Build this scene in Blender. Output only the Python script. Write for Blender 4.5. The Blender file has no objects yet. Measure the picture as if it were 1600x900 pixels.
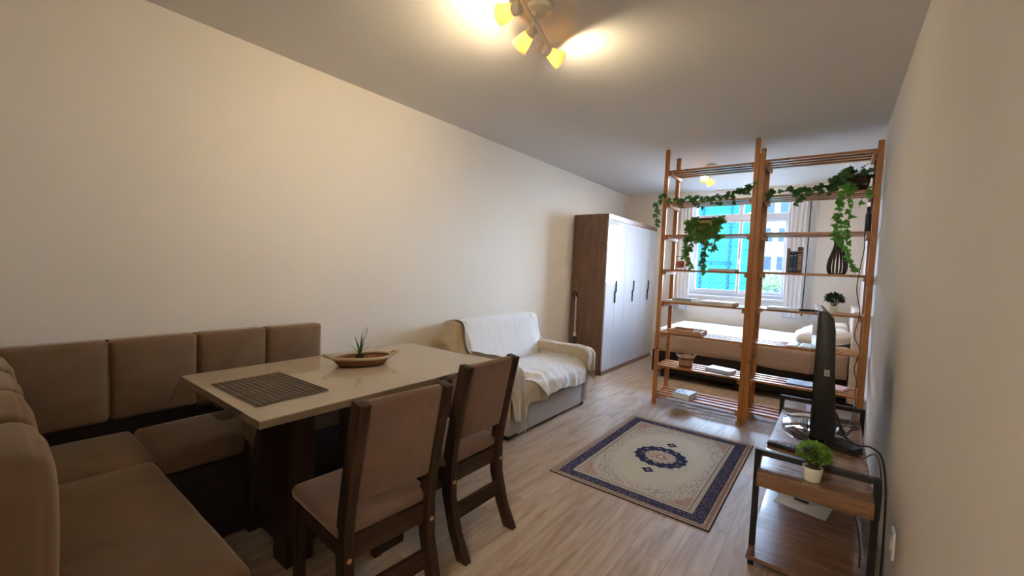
import bpy, bmesh, math, random
from mathutils import Vector, Matrix, noise
random.seed(7)
SC = bpy.context.scene
COL = SC.collection
PI = math.pi

# ------------------------------------------------------------------ camera, sky, sun, exposure
cd = bpy.data.cameras.new('camera'); cam = bpy.data.objects.new('camera', cd); COL.objects.link(cam)
cd.sensor_width = 36; cd.lens = 660.86 / 1600 * 36; cd.clip_start = 0.02; cd.clip_end = 300
r0 = Vector((0.79425385, 0.60621827, 0.04074581)); r1 = Vector((-0.06298477, 0.01544965, 0.9978949)); r2 = Vector((-0.60431261, 0.79514823, -0.05045347))
cam.matrix_world = Matrix(((r0.x, r1.x, -r2.x, 0), (r0.y, r1.y, -r2.y, 0), (r0.z, r1.z, -r2.z, 1.3544), (0, 0, 0, 1)))
SC.camera = cam
SC.view_settings.view_transform = 'Standard'; SC.view_settings.look = 'None'
SC.view_settings.gamma = 1; SC.view_settings.use_curve_mapping = False
SC.view_settings.exposure = 1.3
SKY_STRENGTH = 27.0
SUN_STRENGTH = 3.0
BULB = 410.0            # emission of each bulb
ADDED_FILL = 72.0             # emission of the unseen fill lamp added behind the camera

w = bpy.data.worlds.new('sky'); SC.world = w; w.use_nodes = True
nt = w.node_tree; nt.nodes.clear()
out = nt.nodes.new('ShaderNodeOutputWorld'); bg = nt.nodes.new('ShaderNodeBackground')
tc = nt.nodes.new('ShaderNodeTexCoord'); sx = nt.nodes.new('ShaderNodeSeparateXYZ'); rp = nt.nodes.new('ShaderNodeValToRGB')
nt.links.new(tc.outputs['Generated'], sx.inputs[0]); nt.links.new(sx.outputs['Z'], rp.inputs[0])
rp.color_ramp.elements[0].position = 0.0; rp.color_ramp.elements[0].color = (0.70, 0.84, 1.0, 1)
rp.color_ramp.elements[1].position = 0.7; rp.color_ramp.elements[1].color = (0.42, 0.62, 1.0, 1)
nt.links.new(rp.outputs[0], bg.inputs['Color']); bg.inputs['Strength'].default_value = SKY_STRENGTH
nt.links.new(bg.outputs[0], out.inputs[0])
sd = bpy.data.lights.new('sun', 'SUN'); sd.energy = SUN_STRENGTH; sd.angle = 0.01; sd.color = (1, 0.96, 0.9)
sun = bpy.data.objects.new('sun', sd); COL.objects.link(sun); sun.location = (0, -10, 20)
sun.rotation_euler = Vector((0.25, 0.75, -0.75)).to_track_quat('-Z', 'Y').to_euler()

# ------------------------------------------------------------------ helpers
def tag(o, label=None, cat=None, group=None, kind=None):
    if label: o['label'] = label
    if cat: o['category'] = cat
    if group: o['group'] = group
    if kind: o['kind'] = kind
    return o

def thing(name, label, cat, loc=(0, 0, 0), rz=0, group=None):
    o = bpy.data.objects.new(name, None); COL.objects.link(o); o.empty_display_size = .05
    o.location = loc; o.rotation_euler = (0, 0, rz)
    return tag(o, label, cat, group)

class MB:
    def __init__(s): s.bm = bmesh.new()
    def add(s, tmp, M=None):
        if M is not None: bmesh.ops.transform(tmp, matrix=M, verts=tmp.verts)
        me = bpy.data.meshes.new('tmp'); tmp.to_mesh(me); tmp.free(); s.bm.from_mesh(me); bpy.data.meshes.remove(me); return s
    def box(s, a, b, bev=0.0, seg=2, M=None):
        t = bmesh.new(); bmesh.ops.create_cube(t, size=1)
        c = [(a[i] + b[i]) / 2 for i in range(3)]; d = [abs(b[i] - a[i]) for i in range(3)]
        for v in t.verts: v.co = Vector((v.co[i] * d[i] + c[i] for i in range(3)))
        if bev > 0:
            bmesh.ops.bevel(t, geom=t.edges[:], offset=min(bev, min(d) * .49), segments=seg, affect='EDGES', profile=.5)
        return s.add(t, M)
    def cushion(s, a, b, r=.03, puff=(0, 0, 0), n=12, M=None, wob=0.0):
        c = Vector([(a[i] + b[i]) / 2 for i in range(3)]); h = Vector([abs(b[i] - a[i]) / 2 for i in range(3)])
        r = min(r, min(h) * .98)
        def axis(i):
            L = h[i]; k = [-L, -L + r * .15, -L + r * .45, -L + r]
            m = [-L + r + (2 * L - 2 * r) * j / n for j in range(1, n)]
            return k + m + [-x for x in reversed(k)]
        t = bmesh.new(); cache = {}
        def vert(p):
            key = tuple(round(x, 6) for x in p)
            if key in cache: return cache[key]
            P = Vector(p); inner = Vector([max(-(h[i] - r), min(h[i] - r, P[i])) for i in range(3)])
            d = P - inner; Q = inner + (d.normalized() * r if d.length > 1e-9 else d)
            u = [P[i] / h[i] for i in range(3)]
            for i in range(3):
                j, k = (i + 1) % 3, (i + 2) % 3
                Q[i] += puff[i] * u[i] * max(0, 1 - u[j] ** 2) ** .6 * max(0, 1 - u[k] ** 2) ** .6
            if wob: Q += noise.noise_vector((Q + c) * 6) * wob
            v = t.verts.new(Q + c); cache[key] = v; return v
        for i in range(3):
            j, k = (i + 1) % 3, (i + 2) % 3; A, B = axis(j), axis(k)
            for sgn in (-1, 1):
                for ia in range(len(A) - 1):
                    for ib in range(len(B) - 1):
                        q = []
                        for (x, y) in ((A[ia], B[ib]), (A[ia + 1], B[ib]), (A[ia + 1], B[ib + 1]), (A[ia], B[ib + 1])):
                            p = [0, 0, 0]; p[i] = sgn * h[i]; p[j] = x; p[k] = y; q.append(vert(p))
                        if sgn < 0: q.reverse()
                        try: t.faces.new(q)
                        except ValueError: pass
        return s.add(t, M)
    def tube(s, pts, r, seg=8, caps=True, flat=1.0):
        pts = [Vector(p) for p in pts]; n = len(pts); rr = r if isinstance(r, (list, tuple)) else [r] * n
        up = Vector((0, 0, 1)); rings = []; prev = None
        for i, p in enumerate(pts):
            d = (pts[min(i + 1, n - 1)] - pts[max(i - 1, 0)]).normalized()
            if prev is None: a = d.cross(up if abs(d.z) < .95 else Vector((1, 0, 0))).normalized()
            else: a = (prev - d * prev.dot(d)).normalized()
            prev = a; b = d.cross(a)
            rings.append([s.bm.verts.new(p + (a * math.cos(2 * PI * k / seg) + b * math.sin(2 * PI * k / seg) * flat) * rr[i]) for k in range(seg)])
        for i in range(n - 1):
            for k in range(seg):
                s.bm.faces.new((rings[i][k], rings[i][(k + 1) % seg], rings[i + 1][(k + 1) % seg], rings[i + 1][k]))
        if caps: s.bm.faces.new(list(reversed(rings[0]))); s.bm.faces.new(rings[-1])
        return s
    def lathe(s, prof, c=(0, 0, 0), seg=24, sx=1, sy=1, M=None):
        t = bmesh.new(); rings = []
        for r, z in prof:
            rings.append([t.verts.new((r * math.cos(2 * PI * k / seg) * sx, r * math.sin(2 * PI * k / seg) * sy, z)) for k in range(seg)])
        for i in range(len(rings) - 1):
            for k in range(seg): t.faces.new((rings[i][k], rings[i][(k + 1) % seg], rings[i + 1][(k + 1) % seg], rings[i + 1][k]))
        if prof[0][0] > 1e-5: t.faces.new(list(reversed(rings[0])))
        if prof[-1][0] > 1e-5: t.faces.new(rings[-1])
        bmesh.ops.remove_doubles(t, verts=t.verts, dist=1e-6)
        bmesh.ops.recalc_face_normals(t, faces=t.faces)
        T = Matrix.Translation(c)
        return s.add(t, T @ M if M is not None else T)
    def prism(s, poly, a, b, axis='y', bev=0):
        t = bmesh.new()
        def P(u, v, w): return {'y': (u, w, v), 'x': (w, u, v), 'z': (u, v, w)}[axis]
        A = [t.verts.new(P(u, v, a)) for u, v in poly]; B = [t.verts.new(P(u, v, b)) for u, v in poly]
        t.faces.new(A); t.faces.new(list(reversed(B)))
        for i in range(len(poly)): t.faces.new((A[i], B[i], B[(i + 1) % len(poly)], A[(i + 1) % len(poly)]))
        bmesh.ops.recalc_face_normals(t, faces=t.faces)
        if bev: bmesh.ops.bevel(t, geom=t.edges[:], offset=bev, segments=2, affect='EDGES', profile=.5)
        return s.add(t)
    def leaf(s, pos, tip, nrm, size, shape, bend=.25):
        tip = Vector(tip).normalized(); nrm = Vector(nrm); side = tip.cross(nrm)
        if side.length < 1e-4: side = tip.cross(Vector((.3, .5, .8)))
        side.normalize(); nrm = side.cross(tip).normalized(); pos = Vector(pos)
        L, R = shape
        cen = [s.bm.verts.new(pos + tip * (y * size) - nrm * (bend * size * y * y)) for y in L]
        for sg in (-1, 1):
            ed = [s.bm.verts.new(pos + side * (sg * x * size) + tip * (y * size) + nrm * (abs(x) * .22 * size - bend * size * y * y)) for x, y in R]
            m = len(ed)
            # fan strip between the midrib and the margin
            for i in range(m - 1):
                ci = min(int(i * (len(cen) - 1) / (m - 1)), len(cen) - 1); cj = min(int((i + 1) * (len(cen) - 1) / (m - 1)), len(cen) - 1)
                q = [cen[ci]] + ([cen[cj]] if cj != ci else []) + [ed[i + 1], ed[i]]
                if sg > 0: q.reverse()
                s.bm.faces.new(q)
        return s
    def sheet(s, fn, nu, nv, thick=0.0):
        g = [[s.bm.verts.new(fn(i / (nu - 1), j / (nv - 1))) for j in range(nv)] for i in range(nu)]
        for i in range(nu - 1):
            for j in range(nv - 1): s.bm.faces.new((g[i][j], g[i + 1][j], g[i + 1][j + 1], g[i][j + 1]))
        return s
    def build(s, name, m, parent=None, smooth=False, label=None, solid=0.0):
        me = bpy.data.meshes.new(name); s.bm.normal_update(); s.bm.to_mesh(me); s.bm.free()
        o = bpy.data.objects.new(name, me); COL.objects.link(o)
        for mm in (m if isinstance(m, (list, tuple)) else [m]): me.materials.append(mm)
        if smooth:
            for p in me.polygons: p.use_smooth = True
            if smooth != 'full':
                try: me.set_sharp_from_angle(angle=math.radians(40))
                except Exception: pass
        if parent: o.parent = parent
        if label: o['label'] = label
        if solid:
            md = o.modifiers.new('thickness', 'SOLIDIFY'); md.thickness = solid; md.offset = 0
        return o

OVAL = ([0, .5, 1], [(0.0, 0), (.22, .25), (.26, .55), (.14, .85), (0, 1)])
IVY = ([-.05, .2, .45, 1], [(0.05, -.1), (.32, -.12), (.30, .06), (.50, .30), (.24, .40), (.26, .55), (.12, .8), (0, 1)])
MONS = ([0, .3, .65, 1], [(.06, -.08), (.36, 0), (.46, .2), (.16, .28), (.47, .40), (.15, .46), (.42, .60), (.13, .64), (.3, .82), (0, 1)])

def spline(P, n=8):
    P = [Vector(p) for p in P]; out = []
    for i in range(len(P) - 1):
        a, b, c, d = P[max(i - 1, 0)], P[i], P[i + 1], P[min(i + 2, len(P) - 1)]
        for k in range(n):
            t = k / n
            out.append(.5 * ((2 * b) + (c - a) * t + (2 * a - 5 * b + 4 * c - d) * t * t + (3 * b - a - 3 * c + d) * t ** 3))
    out.append(P[-1]); return out

# ------------------------------------------------------------------ materials
class NT:
    def __init__(s, name):
        s.m = bpy.data.materials.new(name); s.m.use_nodes = True; s.t = s.m.node_tree
        s.b = s.t.nodes['Principled BSDF']; s.o = s.t.nodes['Material Output']
    def n(s, typ, **kw):
        x = s.t.nodes.new(typ)
        for k, v in kw.items(): setattr(x, k, v)
        return x
    def l(s, a, b): s.t.links.new(a, b)
    def coords(s, scale=(1, 1, 1), rot=(0, 0, 0), world=False):
        m = s.n('ShaderNodeMapping'); m.inputs['Scale'].default_value = scale; m.inputs['Rotation'].default_value = rot
        if world: g = s.n('ShaderNodeNewGeometry'); s.l(g.outputs['Position'], m.inputs[0])
        else: g = s.n('ShaderNodeTexCoord'); s.l(g.outputs['Object'], m.inputs[0])
        return m.outputs[0]
    def math(s, op, a, b=None, c=None):
        x = s.n('ShaderNodeMath', operation=op)
        for i, v in enumerate((a, b, c)):
            if v is None: continue
            if isinstance(v, (int, float)): x.inputs[i].default_value = v
            else: s.l(v, x.inputs[i])
        return x.outputs[0]
    def noise(s, vec, scale, detail=3, rough=.5, dist=0):
        x = s.n('ShaderNodeTexNoise'); x.inputs['Scale'].default_value = scale; x.inputs['Detail'].default_value = detail
        x.inputs['Roughness'].default_value = rough; x.inputs['Distortion'].default_value = dist; s.l(vec, x.inputs['Vector']); return x.outputs['Fac']
    def ramp(s, fac, stops, interp='LINEAR'):
        x = s.n('ShaderNodeValToRGB'); x.color_ramp.interpolation = interp; e = x.color_ramp.elements
        while len(e) < len(stops): e.new(.5)
        for i, (p, c) in enumerate(stops): e[i].position = p; e[i].color = (*c, 1)
        s.l(fac, x.inputs[0]); return x.outputs[0]
    def mix(s, fac, a, b, mode='MIX'):
        x = s.n('ShaderNodeMix', data_type='RGBA', blend_type=mode)
        for i, v in ((0, fac), (6, a), (7, b)):
            if isinstance(v, (int, float)): x.inputs[i].default_value = v
            elif isinstance(v, tuple): x.inputs[i].default_value = (*v, 1)
            else: s.l(v, x.inputs[i])
        return x.outputs[2]
    def bump(s, h, strength=.2, dist=.01):
        x = s.n('ShaderNodeBump'); x.inputs['Strength'].default_value = strength; x.inputs['Distance'].default_value = dist
        s.l(h, x.inputs['Height']); s.l(x.outputs[0], s.b.inputs['Normal'])
    def base(s, c):
        if isinstance(c, tuple): s.b.inputs['Base Color'].default_value = (*c, 1)
        else: s.l(c, s.b.inputs['Base Color'])
    def set(s, **kw):
        for k, v in kw.items(): s.b.inputs[k.replace('_', ' ')].default_value = v
        return s

def plain(name, c, rough=.5, metal=0, var=.08, scale=20, bump=0, bscale=200, **kw):
    n = NT(name); v = n.coords()
    f = n.noise(v, scale, 4)
    lo = tuple(x * (1 - var) for x in c); hi = tuple(min(1, x * (1 + var)) for x in c)
    n.base(n.ramp(f, [(.3, lo), (.7, hi)])); n.set(Roughness=rough, Metallic=metal)
    if bump: n.bump(n.noise(v, bscale, 2), bump, .002)
    if kw: n.set(**kw)
    return n.m

def wood(name, c, dark, axis='x', rough=.45, scale=1.0, knots=True, coat=0, spec=.5):
    n = NT(name); sc = {'x': (1.2, 14, 14), 'y': (14, 1.2, 14), 'z': (14, 14, 1.2)}[axis]
    v = n.coords(tuple(x * scale for x in sc)); f = n.noise(v, 2.2, 6, .62, .6); f2 = n.noise(v, 11, 3, .5)
    col = n.ramp(f, [(.3, dark), (.5, tuple((a + b) / 2 for a, b in zip(c, dark))), (.62, c)])
    col = n.mix(n.math('MULTIPLY', f2, .35), col, tuple(x * .72 for x in dark))
    if knots:
        k = n.noise(n.coords((3, 3, 3)), 5, 1); col = n.mix(n.ramp(k, [(.70, (0, 0, 0)), (.76, (1, 1, 1))]), col, tuple(x * .45 for x in dark))
    n.base(col); n.set(Roughness=rough, Specular_IOR_Level=spec); n.bump(f2, .08, .002)
    if coat: n.set(Coat_Weight=coat, Coat_Roughness=.08)
    return n.m

def wallpaint(name, c):
    n = NT(name); v = n.coords(world=True); f = n.noise(v, 1.3, 3)
    n.base(n.ramp(f, [(.3, tuple(x * .97 for x in c)), (.7, c)])); n.set(Roughness=.75, Specular_IOR_Level=.3)
    n.bump(n.noise(v, 60, 4, .6), .12, .004); return n.m

M = {}
M['wall'] = wallpaint('wall paint', (0.77, 0.71, 0.635))
M['ceil'] = wallpaint('ceiling paint', (0.72, 0.69, 0.64))

def floor_mat():
    n = NT('floor planks'); g = n.n('ShaderNodeNewGeometry'); sp = n.n('ShaderNodeSeparateXYZ'); n.l(g.outputs['Position'], sp.inputs[0])
    cb = n.n('ShaderNodeCombineXYZ'); n.l(sp.outputs['Y'], cb.inputs[0]); n.l(sp.outputs['X'], cb.inputs[1])
    br = n.n('ShaderNodeTexBrick'); n.l(cb.outputs[0], br.inputs['Vector'])
    br.offset = .37; br.inputs['Scale'].default_value = 1; br.inputs['Brick Width'].default_value = 1.22; br.inputs['Row Height'].default_value = .18
    br.inputs['Mortar Size'].default_value = .0011; br.inputs['Mortar Smooth'].default_value = .1; br.inputs['Bias'].default_value = 0
    br.inputs['Color1'].default_value = (0, 0, 0, 1); br.inputs['Color2'].default_value = (1, 1, 1, 1); br.inputs['Mortar'].default_value = (.5, .5, .5, 1)
    shift = n.mix(1.0, n.coords((9, .9, 1), world=True), br.outputs['Color'], 'ADD')
    f = n.noise(shift, 2.0, 8, .62, 1.2); f2 = n.noise(n.coords((60, 2.5, 1), world=True), 2.5, 4, .6)
    col = n.ramp(f, [(.28, (.28, .18, .115)), (.45, (.44, .315, .22)), (.62, (.55, .42, .305)), (.8, (.62, .49, .37))])
    col = n.mix(n.math('MULTIPLY', f2, .35), col, (.27, .185, .12))
    col = n.mix(n.math('MULTIPLY', br.outputs['Color'], .16), col, (.30, .22, .155))
    col = n.mix(br.outputs['Fac'], col, (.20, .14, .09))
    n.base(col); n.set(Roughness=.46, Specular_IOR_Level=.45); n.bump(f2, .05, .002); return n.m
M['floor'] = floor_mat()

def velvet(name, c):
    n = NT(name); v = n.coords(); f = n.noise(v, 5, 5, .6, .8)
    n.base(n.ramp(f, [(.3, tuple(x * .82 for x in c)), (.7, tuple(x * 1.15 for x in c))])); n.set(Roughness=.85, Sheen_Weight=.55, Sheen_Roughness=.4, Specular_IOR_Level=.2)
    n.b.inputs['Sheen Tint'].default_value = (.9, .72, .55, 1); n.bump(n.noise(v, 400, 2), .1, .001); return n.m
M['velvet'] = velvet('taupe velvet', (.175, .108, .064))
M['velvet2'] = velvet('chair suede', (.175, .104, .082))
M['darkwood'] = wood('dark stained wood', (.060, .030, .017), (.018, .008, .005), 'z', .42, knots=False, spec=.25)
M['darkwood_y'] = wood('dark stained wood rail', (.065, .032, .018), (.018, .008, .005), 'y', .42, knots=False, spec=.25)
M['blackwood'] = wood('bench carcass', (.030, .016, .010), (.012, .006, .004), 'y', .55, knots=False)
M['pine_x'] = wood('varnished pine slat', (.52, .225, .055), (.34, .115, .024), 'x', .30, coat=.25)
M['pine_y'] = wood('varnished pine batten', (.52, .225, .055), (.34, .115, .024), 'y', .55)
M['pine_z'] = wood('varnished pine post', (.50, .215, .052), (.34, .115, .024), 'z', .38, coat=.1)
M['wardrobe'] = wood('walnut laminate', (.23, .118, .066), (.125, .060, .033), 'z', .42, knots=False)
M['wardrobe_y'] = wood('walnut laminate trim', (.28, .17, .11), (.15, .085, .05), 'y', .40, knots=False)
M['gloss'] = plain('gloss white door', (.56, .58, .62), .06, var=.01, Coat_Weight=.5)
M['white'] = plain('white lacquer', (.80, .80, .79), .4, var=.02)
M['alu'] = plain('white window frame', (.62, .64, .70), .35, var=.02)
M['black'] = plain('black plastic', (.008, .008, .009), .45, var=.1)
M['blackgloss'] = plain('piano black', (.008, .008, .010), .06, var=.02, Coat_Weight=1.0)
M['screen'] = plain('dark screen glass', (.006, .006, .008), .04, var=.02)
M['blackmetal'] = plain('black powder coated steel', (.014, .013, .013), .42, metal=.3)
M['deskwood'] = wood('rustic laminate', (.28, .140, .070), (.13, .060, .030), 'x', .25, knots=False, coat=.55)
M['cloth'] = plain('tablecloth edge', (.6, .5, .4), .5)
M['tabletop'] = plain('cream glass top', (.72, .62, .51), .12, var=.01, Coat_Weight=.6)
M['tableedge'] = plain('taupe table edge', (.36, .275, .195), .35, var=.04)
M['white_throw'] = plain('white cotton throw', (.74, .73, .73), .9, var=.04, bump=.3, bscale=350, Sheen_Weight=.2)
M['beige_throw'] = plain('beige knit throw', (.43, .345, .24), .95, var=.07, bump=.5, bscale=260, Sheen_Weight=.3)
M['sofa'] = plain('grey sofa fabric', (.40, .36, .335), .95, var=.06, bump=.3, bscale=500)
M['sheet'] = plain('white bed sheet', (.84, .87, .90), .85, var=.02, bump=.2, bscale=160)
M['boxspring'] = plain('beige box spring fabric', (.42, .29, .205), .9, var=.05, bump=.2, bscale=300)
M['beddark'] = plain('dark brown bed base', (.013, .008, .007), .7, Specular_IOR_Level=.2)
M['pillow'] = plain('cream pillowcase', (.80, .75, .68), .85, var=.03)
M['curtain'] = plain('sheer white curtain', (.78, .78, .80), .8, var=.03, Transmission_Weight=.0)
M['curtain_beige'] = plain('beige blackout curtain', (.62, .50, .40), .85, var=.04)
M['copper'] = plain('copper metal', (.42, .13, .07), .3, metal=.8, var=.3)
M['pot'] = plain('white ceramic pot', (.78, .75, .66), .35, var=.02)
M['steel'] = plain('brushed steel tube', (.62, .60, .55), .3, metal=.85)
M['paper'] = plain('paper pages', (.70, .66, .58), .8, var=.05)
M['whitepaper'] = plain('white cover', (.80, .80, .80), .55, var=.02)
M['navy'] = plain('navy cloth cover', (.035, .075, .17), .6)
M['brownbook'] = plain('brown leather cover', (.22, .11, .055), .5)
M['redbook'] = plain('maroon cover', (.10, .030, .025), .5)
M['bluecover'] = plain('pale blue cover', (.45, .62, .80), .4, var=.1)
M['slate'] = plain('slate blue cover', (.13, .15, .20), .5, var=.15)
M['pink'] = plain('pink cover', (.60, .33, .28), .5)
M['grey'] = plain('grey plastic', (.45, .46, .47), .35)
M['reflection_grey'] = plain('painted grey reflection', (.16, .165, .17), .12, Coat_Weight=.8)
M['lampmetal'] = plain('cream lamp metal', (.70, .64, .54), .35, var=.02)
M['traywood'] = wood('light tray wood', (.60, .34, .19), (.40, .20, .10), 'x', .5)
M['vasewood'] = plain('dark wood slat', (.035, .014, .010), .35)
M['soil'] = plain('dark soil', (.03, .02, .014), .9)
M['purple'] = plain('purple flower', (.10, .075, .26), .6)

def leafmat(name, c, c2, spec=.5):
    n = NT(name); v = n.coords(); f = n.noise(v, 22, 2)
    n.base(n.ramp(f, [(.35, c), (.65, c2)])); n.set(Roughness=.42, Specular_IOR_Level=spec)
    tr = n.n('ShaderNodeBsdfTranslucent'); tr.inputs[0].default_value = (c2[0] * 1.6, c2[1] * 1.5, c2[2], 1)
    mx = n.n('ShaderNodeMixShader'); mx.inputs[0].default_value = .28
    n.l(n.b.outputs[0], mx.inputs[1]); n.l(tr.outputs[0], mx.inputs[2]); n.l(mx.outputs[0], n.o.inputs[0]); return n.m
M['ivy'] = leafmat('ivy leaf', (.022, .075, .022), (.045, .14, .035))
M['ivy2'] = leafmat('bright ivy leaf', (.07, .22, .035), (.12, .34, .06))
M['monstera'] = leafmat('monstera leaf', (.030, .095, .018), (.11, .24, .035))
M['box'] = leafmat('boxwood leaf', (.035, .11, .018), (.22, .38, .06))
M['box2'] = leafmat('dark plant leaf', (.012, .035, .015), (.03, .07, .03))
M['grass'] = leafmat('blade leaf', (.025, .10, .025), (.05, .17, .045))
M['stem'] = plain('vine stem', (.12, .09, .05), .7)
M['tree'] = leafmat('street tree leaf', (.018, .042, .016), (.055, .085, .040), 0.0)

def wicker(name, c, d, s=90):
    n = NT(name); v = n.coords(); wv = n.n('ShaderNodeTexWave', wave_type='BANDS', bands_direction='Z'); wv.inputs['Scale'].default_value = s; wv.inputs['Distortion'].default_value = 6
    wv.inputs['Detail Scale'].default_value = 3; n.l(v, wv.inputs[0]); f = n.noise(v, 60, 3)
    n.base(n.ramp(n.math('MULTIPLY', n.math('ADD', wv.outputs['Fac'], f), .5), [(.25, d), (.65, c)])); n.set(Roughness=.7); n.bump(wv.outputs['Fac'], .5, .003); return n.m
M['wicker'] = wicker('brown wicker', (.34, .135, .050), (.10, .035, .014))
M['rope'] = wicker('cream rope', (.62, .52, .38), (.36, .27, .17), 140)
M['darkwicker'] = wicker('dark wicker basket', (.075, .035, .022), (.018, .010, .008))

def glassy(name, tint=(1, 1, 1), gloss=.10, rough=.02, power=1.0):
    n = NT(name); n.t.nodes.remove(n.b)
    tr = n.n('ShaderNodeBsdfTransparent'); tr.inputs[0].default_value = (*tint, 1)
    gl = n.n('ShaderNodeBsdfGlossy'); gl.inputs['Roughness'].default_value = rough
    fr = n.n('ShaderNodeFresnel'); fr.inputs['IOR'].default_value = 1.45
    k = n.math('MULTIPLY', fr.outputs[0], power); mx = n.n('ShaderNodeMixShader'); n.l(k, mx.inputs[0]); n.l(tr.outputs[0], mx.inputs[1]); n.l(gl.outputs[0], mx.inputs[2]); n.l(mx.outputs[0], n.o.inputs[0]); return n.m
M['pane'] = glassy('window glass', (.96, .99, 1.0), power=.6)
M['vinyl'] = glassy('clear vinyl', (.93, .92, .90), rough=.04, power=.45)
M['clearglass'] = glassy('clear cup glass', (.9, .93, .93), power=1.3)

def emis(name, c, s):
    n = NT(name); n.b.inputs['Base Color'].default_value = (*c, 1); n.b.inputs['Emission Color'].default_value = (*c, 1); n.b.inputs['Emission Strength'].default_value = s; return n.m
M['bulb'] = emis('warm bulb', (1.0, .80, .52), BULB)
def shade_mat():
    n = NT('frosted amber shade'); n.base((.88, .80, .62)); n.set(Roughness=.4)
    tr = n.n('ShaderNodeBsdfTranslucent'); tr.inputs[0].default_value = (1, .78, .38, 1); mx = n.n('ShaderNodeMixShader'); mx.inputs[0].default_value = .20
    n.l(n.b.outputs[0], mx.inputs[1]); n.l(tr.outputs[0], mx.inputs[2]); n.l(mx.outputs[0], n.o.inputs[0]); return n.m
M['shade'] = shade_mat()

def rug_mat():
    n = NT('oriental rug'); tcn = n.n('ShaderNodeTexCoord'); sp = n.n('ShaderNodeSeparateXYZ'); n.l(tcn.outputs['Object'], sp.inputs[0])
    x, y = sp.outputs[0], sp.outputs[1]; ax = n.math('ABSOLUTE', x); ay = n.math('ABSOLUTE', y)
    e = n.math('MINIMUM', n.math('SUBTRACT', .497, ax), n.math('SUBTRACT', .730, ay))
    vo = n.n('ShaderNodeTexVoronoi'); vo.inputs['Scale'].default_value = 15; vo.inputs['Randomness'].default_value = .25; n.l(tcn.outputs['Object'], vo.inputs['Vector'])
    vd = vo.outputs['Distance']
    ring = n.math('SINE', n.math('MULTIPLY', vd, 34))
    motif = n.ramp(ring, [(.45, (0, 0, 0)), (.55, (1, 1, 1))])
    fine = n.noise(n.coords(), 70, 3, .6, 1.5)
    navy = (.024, .026, .070); cream = (.56, .52, .44); mauve = (.27, .17, .14); red = (.36, .16, .13)
    navyb = n.mix(n.math('MULTIPLY', motif, .8), navy, n.mix(n.ramp(fine, [(.45, (0, 0, 0)), (.5, (1, 1, 1))]), (.40, .33, .33), (.07, .06, .13)))
    guard = n.mix(n.ramp(fine, [(.47, (0, 0, 0)), (.52, (1, 1, 1))]), (.45, .38, .31), mauve)
    # field: scrollwork gets denser towards the corners
    cx = n.math('DIVIDE', ax, .355); cy = n.math('DIVIDE', ay, .585)
    cr = n.math('ADD', n.math('POWER', cx, 2.2), n.math('POWER', cy, 2.2))
    sc = n.noise(n.coords((1, 1, 1)), 13, 4, .55, 2.8)
    scroll = n.math('SUBTRACT', 1.0, n.math('MULTIPLY', n.math('ABSOLUTE', n.math('SUBTRACT', sc, .5)), 26)); scroll = n.math('MAXIMUM', scroll, 0)
    band = n.ramp(cr, [(.55, (0, 0, 0)), (.85, (1, 1, 1))])
    field = n.mix(n.math('MULTIPLY', n.math('MULTIPLY', scroll, band), .85), cream, (.13, .11, .13))
    dots = n.ramp(fine, [(.56, (0, 0, 0)), (.62, (1, 1, 1))])
    field = n.mix(n.math('MULTIPLY', dots, n.math('MULTIPLY', band, .7)), field, (.22, .14, .13))
    corner = n.ramp(n.math('MULTIPLY', cr, .5), [(.62, (0, 0, 0)), (.72, (1, 1, 1))])
    field = n.mix(n.math('MULTIPLY', corner, .55), field, red)
    # medallion
    r = n.math('SQRT', n.math('ADD', n.math('MULTIPLY', x, x), n.math('MULTIPLY', y, y)))
    ang = n.math('ARCTAN2', y, x); r2 = n.math('ADD', r, n.math('MULTIPLY', n.math('SINE', n.math('MULTIPLY', ang, 16)), .007))
    fd = n.ramp(fine, [(.5, (0, 0, 0)), (.56, (1, 1, 1))])
    inner = n.mix(fd, (.50, .44, .36), (.30, .15, .13))
    med = n.mix(n.ramp(vd, [(.0, (1, 1, 1)), (.28, (0, 0, 0))]), navy, (.30, .27, .31))
    def lt(a, b): return n.math('LESS_THAN', a, b)
    halo = n.math('MULTIPLY', lt(r2, .235), dots); field = n.mix(n.math('MULTIPLY', halo, .7), field, (.20, .14, .14))
    field = n.mix(lt(r2, .180), field, med); field = n.mix(lt(r2, .108), field, inner)
    field = n.mix(lt(r, .035), field, red); field = n.mix(lt(r, .018), field, cream)
    pr_ = n.math('ADD', n.math('MULTIPLY', n.math('ABSOLUTE', x), 1.0), n.math('ABSOLUTE', n.math('SUBTRACT', ay, .265)))
    field = n.mix(lt(pr_, .045), field, navy); field = n.mix(lt(pr_, .016), field, (.30, .27, .33))
    col = field
    for lim, c in ((.150, cream), (.143, (.20, .13, .13)), (.136, (.45, .40, .34)), (.112, navy), (.108, navyb), (.048, navy), (.043, guard), (.030, mauve), (.016, (.46, .37, .28)), (.006, (.05, .04, .06))):
        col = n.mix(lt(e, lim), col, c)
    n.base(col); n.set(Roughness=.95, Specular_IOR_Level=.1); n.bump(n.noise(n.coords(), 500, 2), .3, .002); return n.m
M['rug'] = rug_mat()

def mat_bamboo():
    n = NT('bamboo mat'); v = n.coords(); sp = n.n('ShaderNodeSeparateXYZ'); n.l(v, sp.inputs[0])
    b = n.noise(n.coords((40, 1.5, 1)), 2, 2); s2 = n.math('SINE', n.math('MULTIPLY', sp.outputs[1], 2 * PI / .018))
    col = n.ramp(b, [(.3, (.05, .03, .018)), (.7, (.22, .15, .09))]); col = n.mix(n.ramp(s2, [(.8, (0, 0, 0)), (.9, (1, 1, 1))]), col, (.02, .015, .012))
    n.base(col); n.set(Roughness=.6); return n.m
M['bamboo'] = mat_bamboo()

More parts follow.
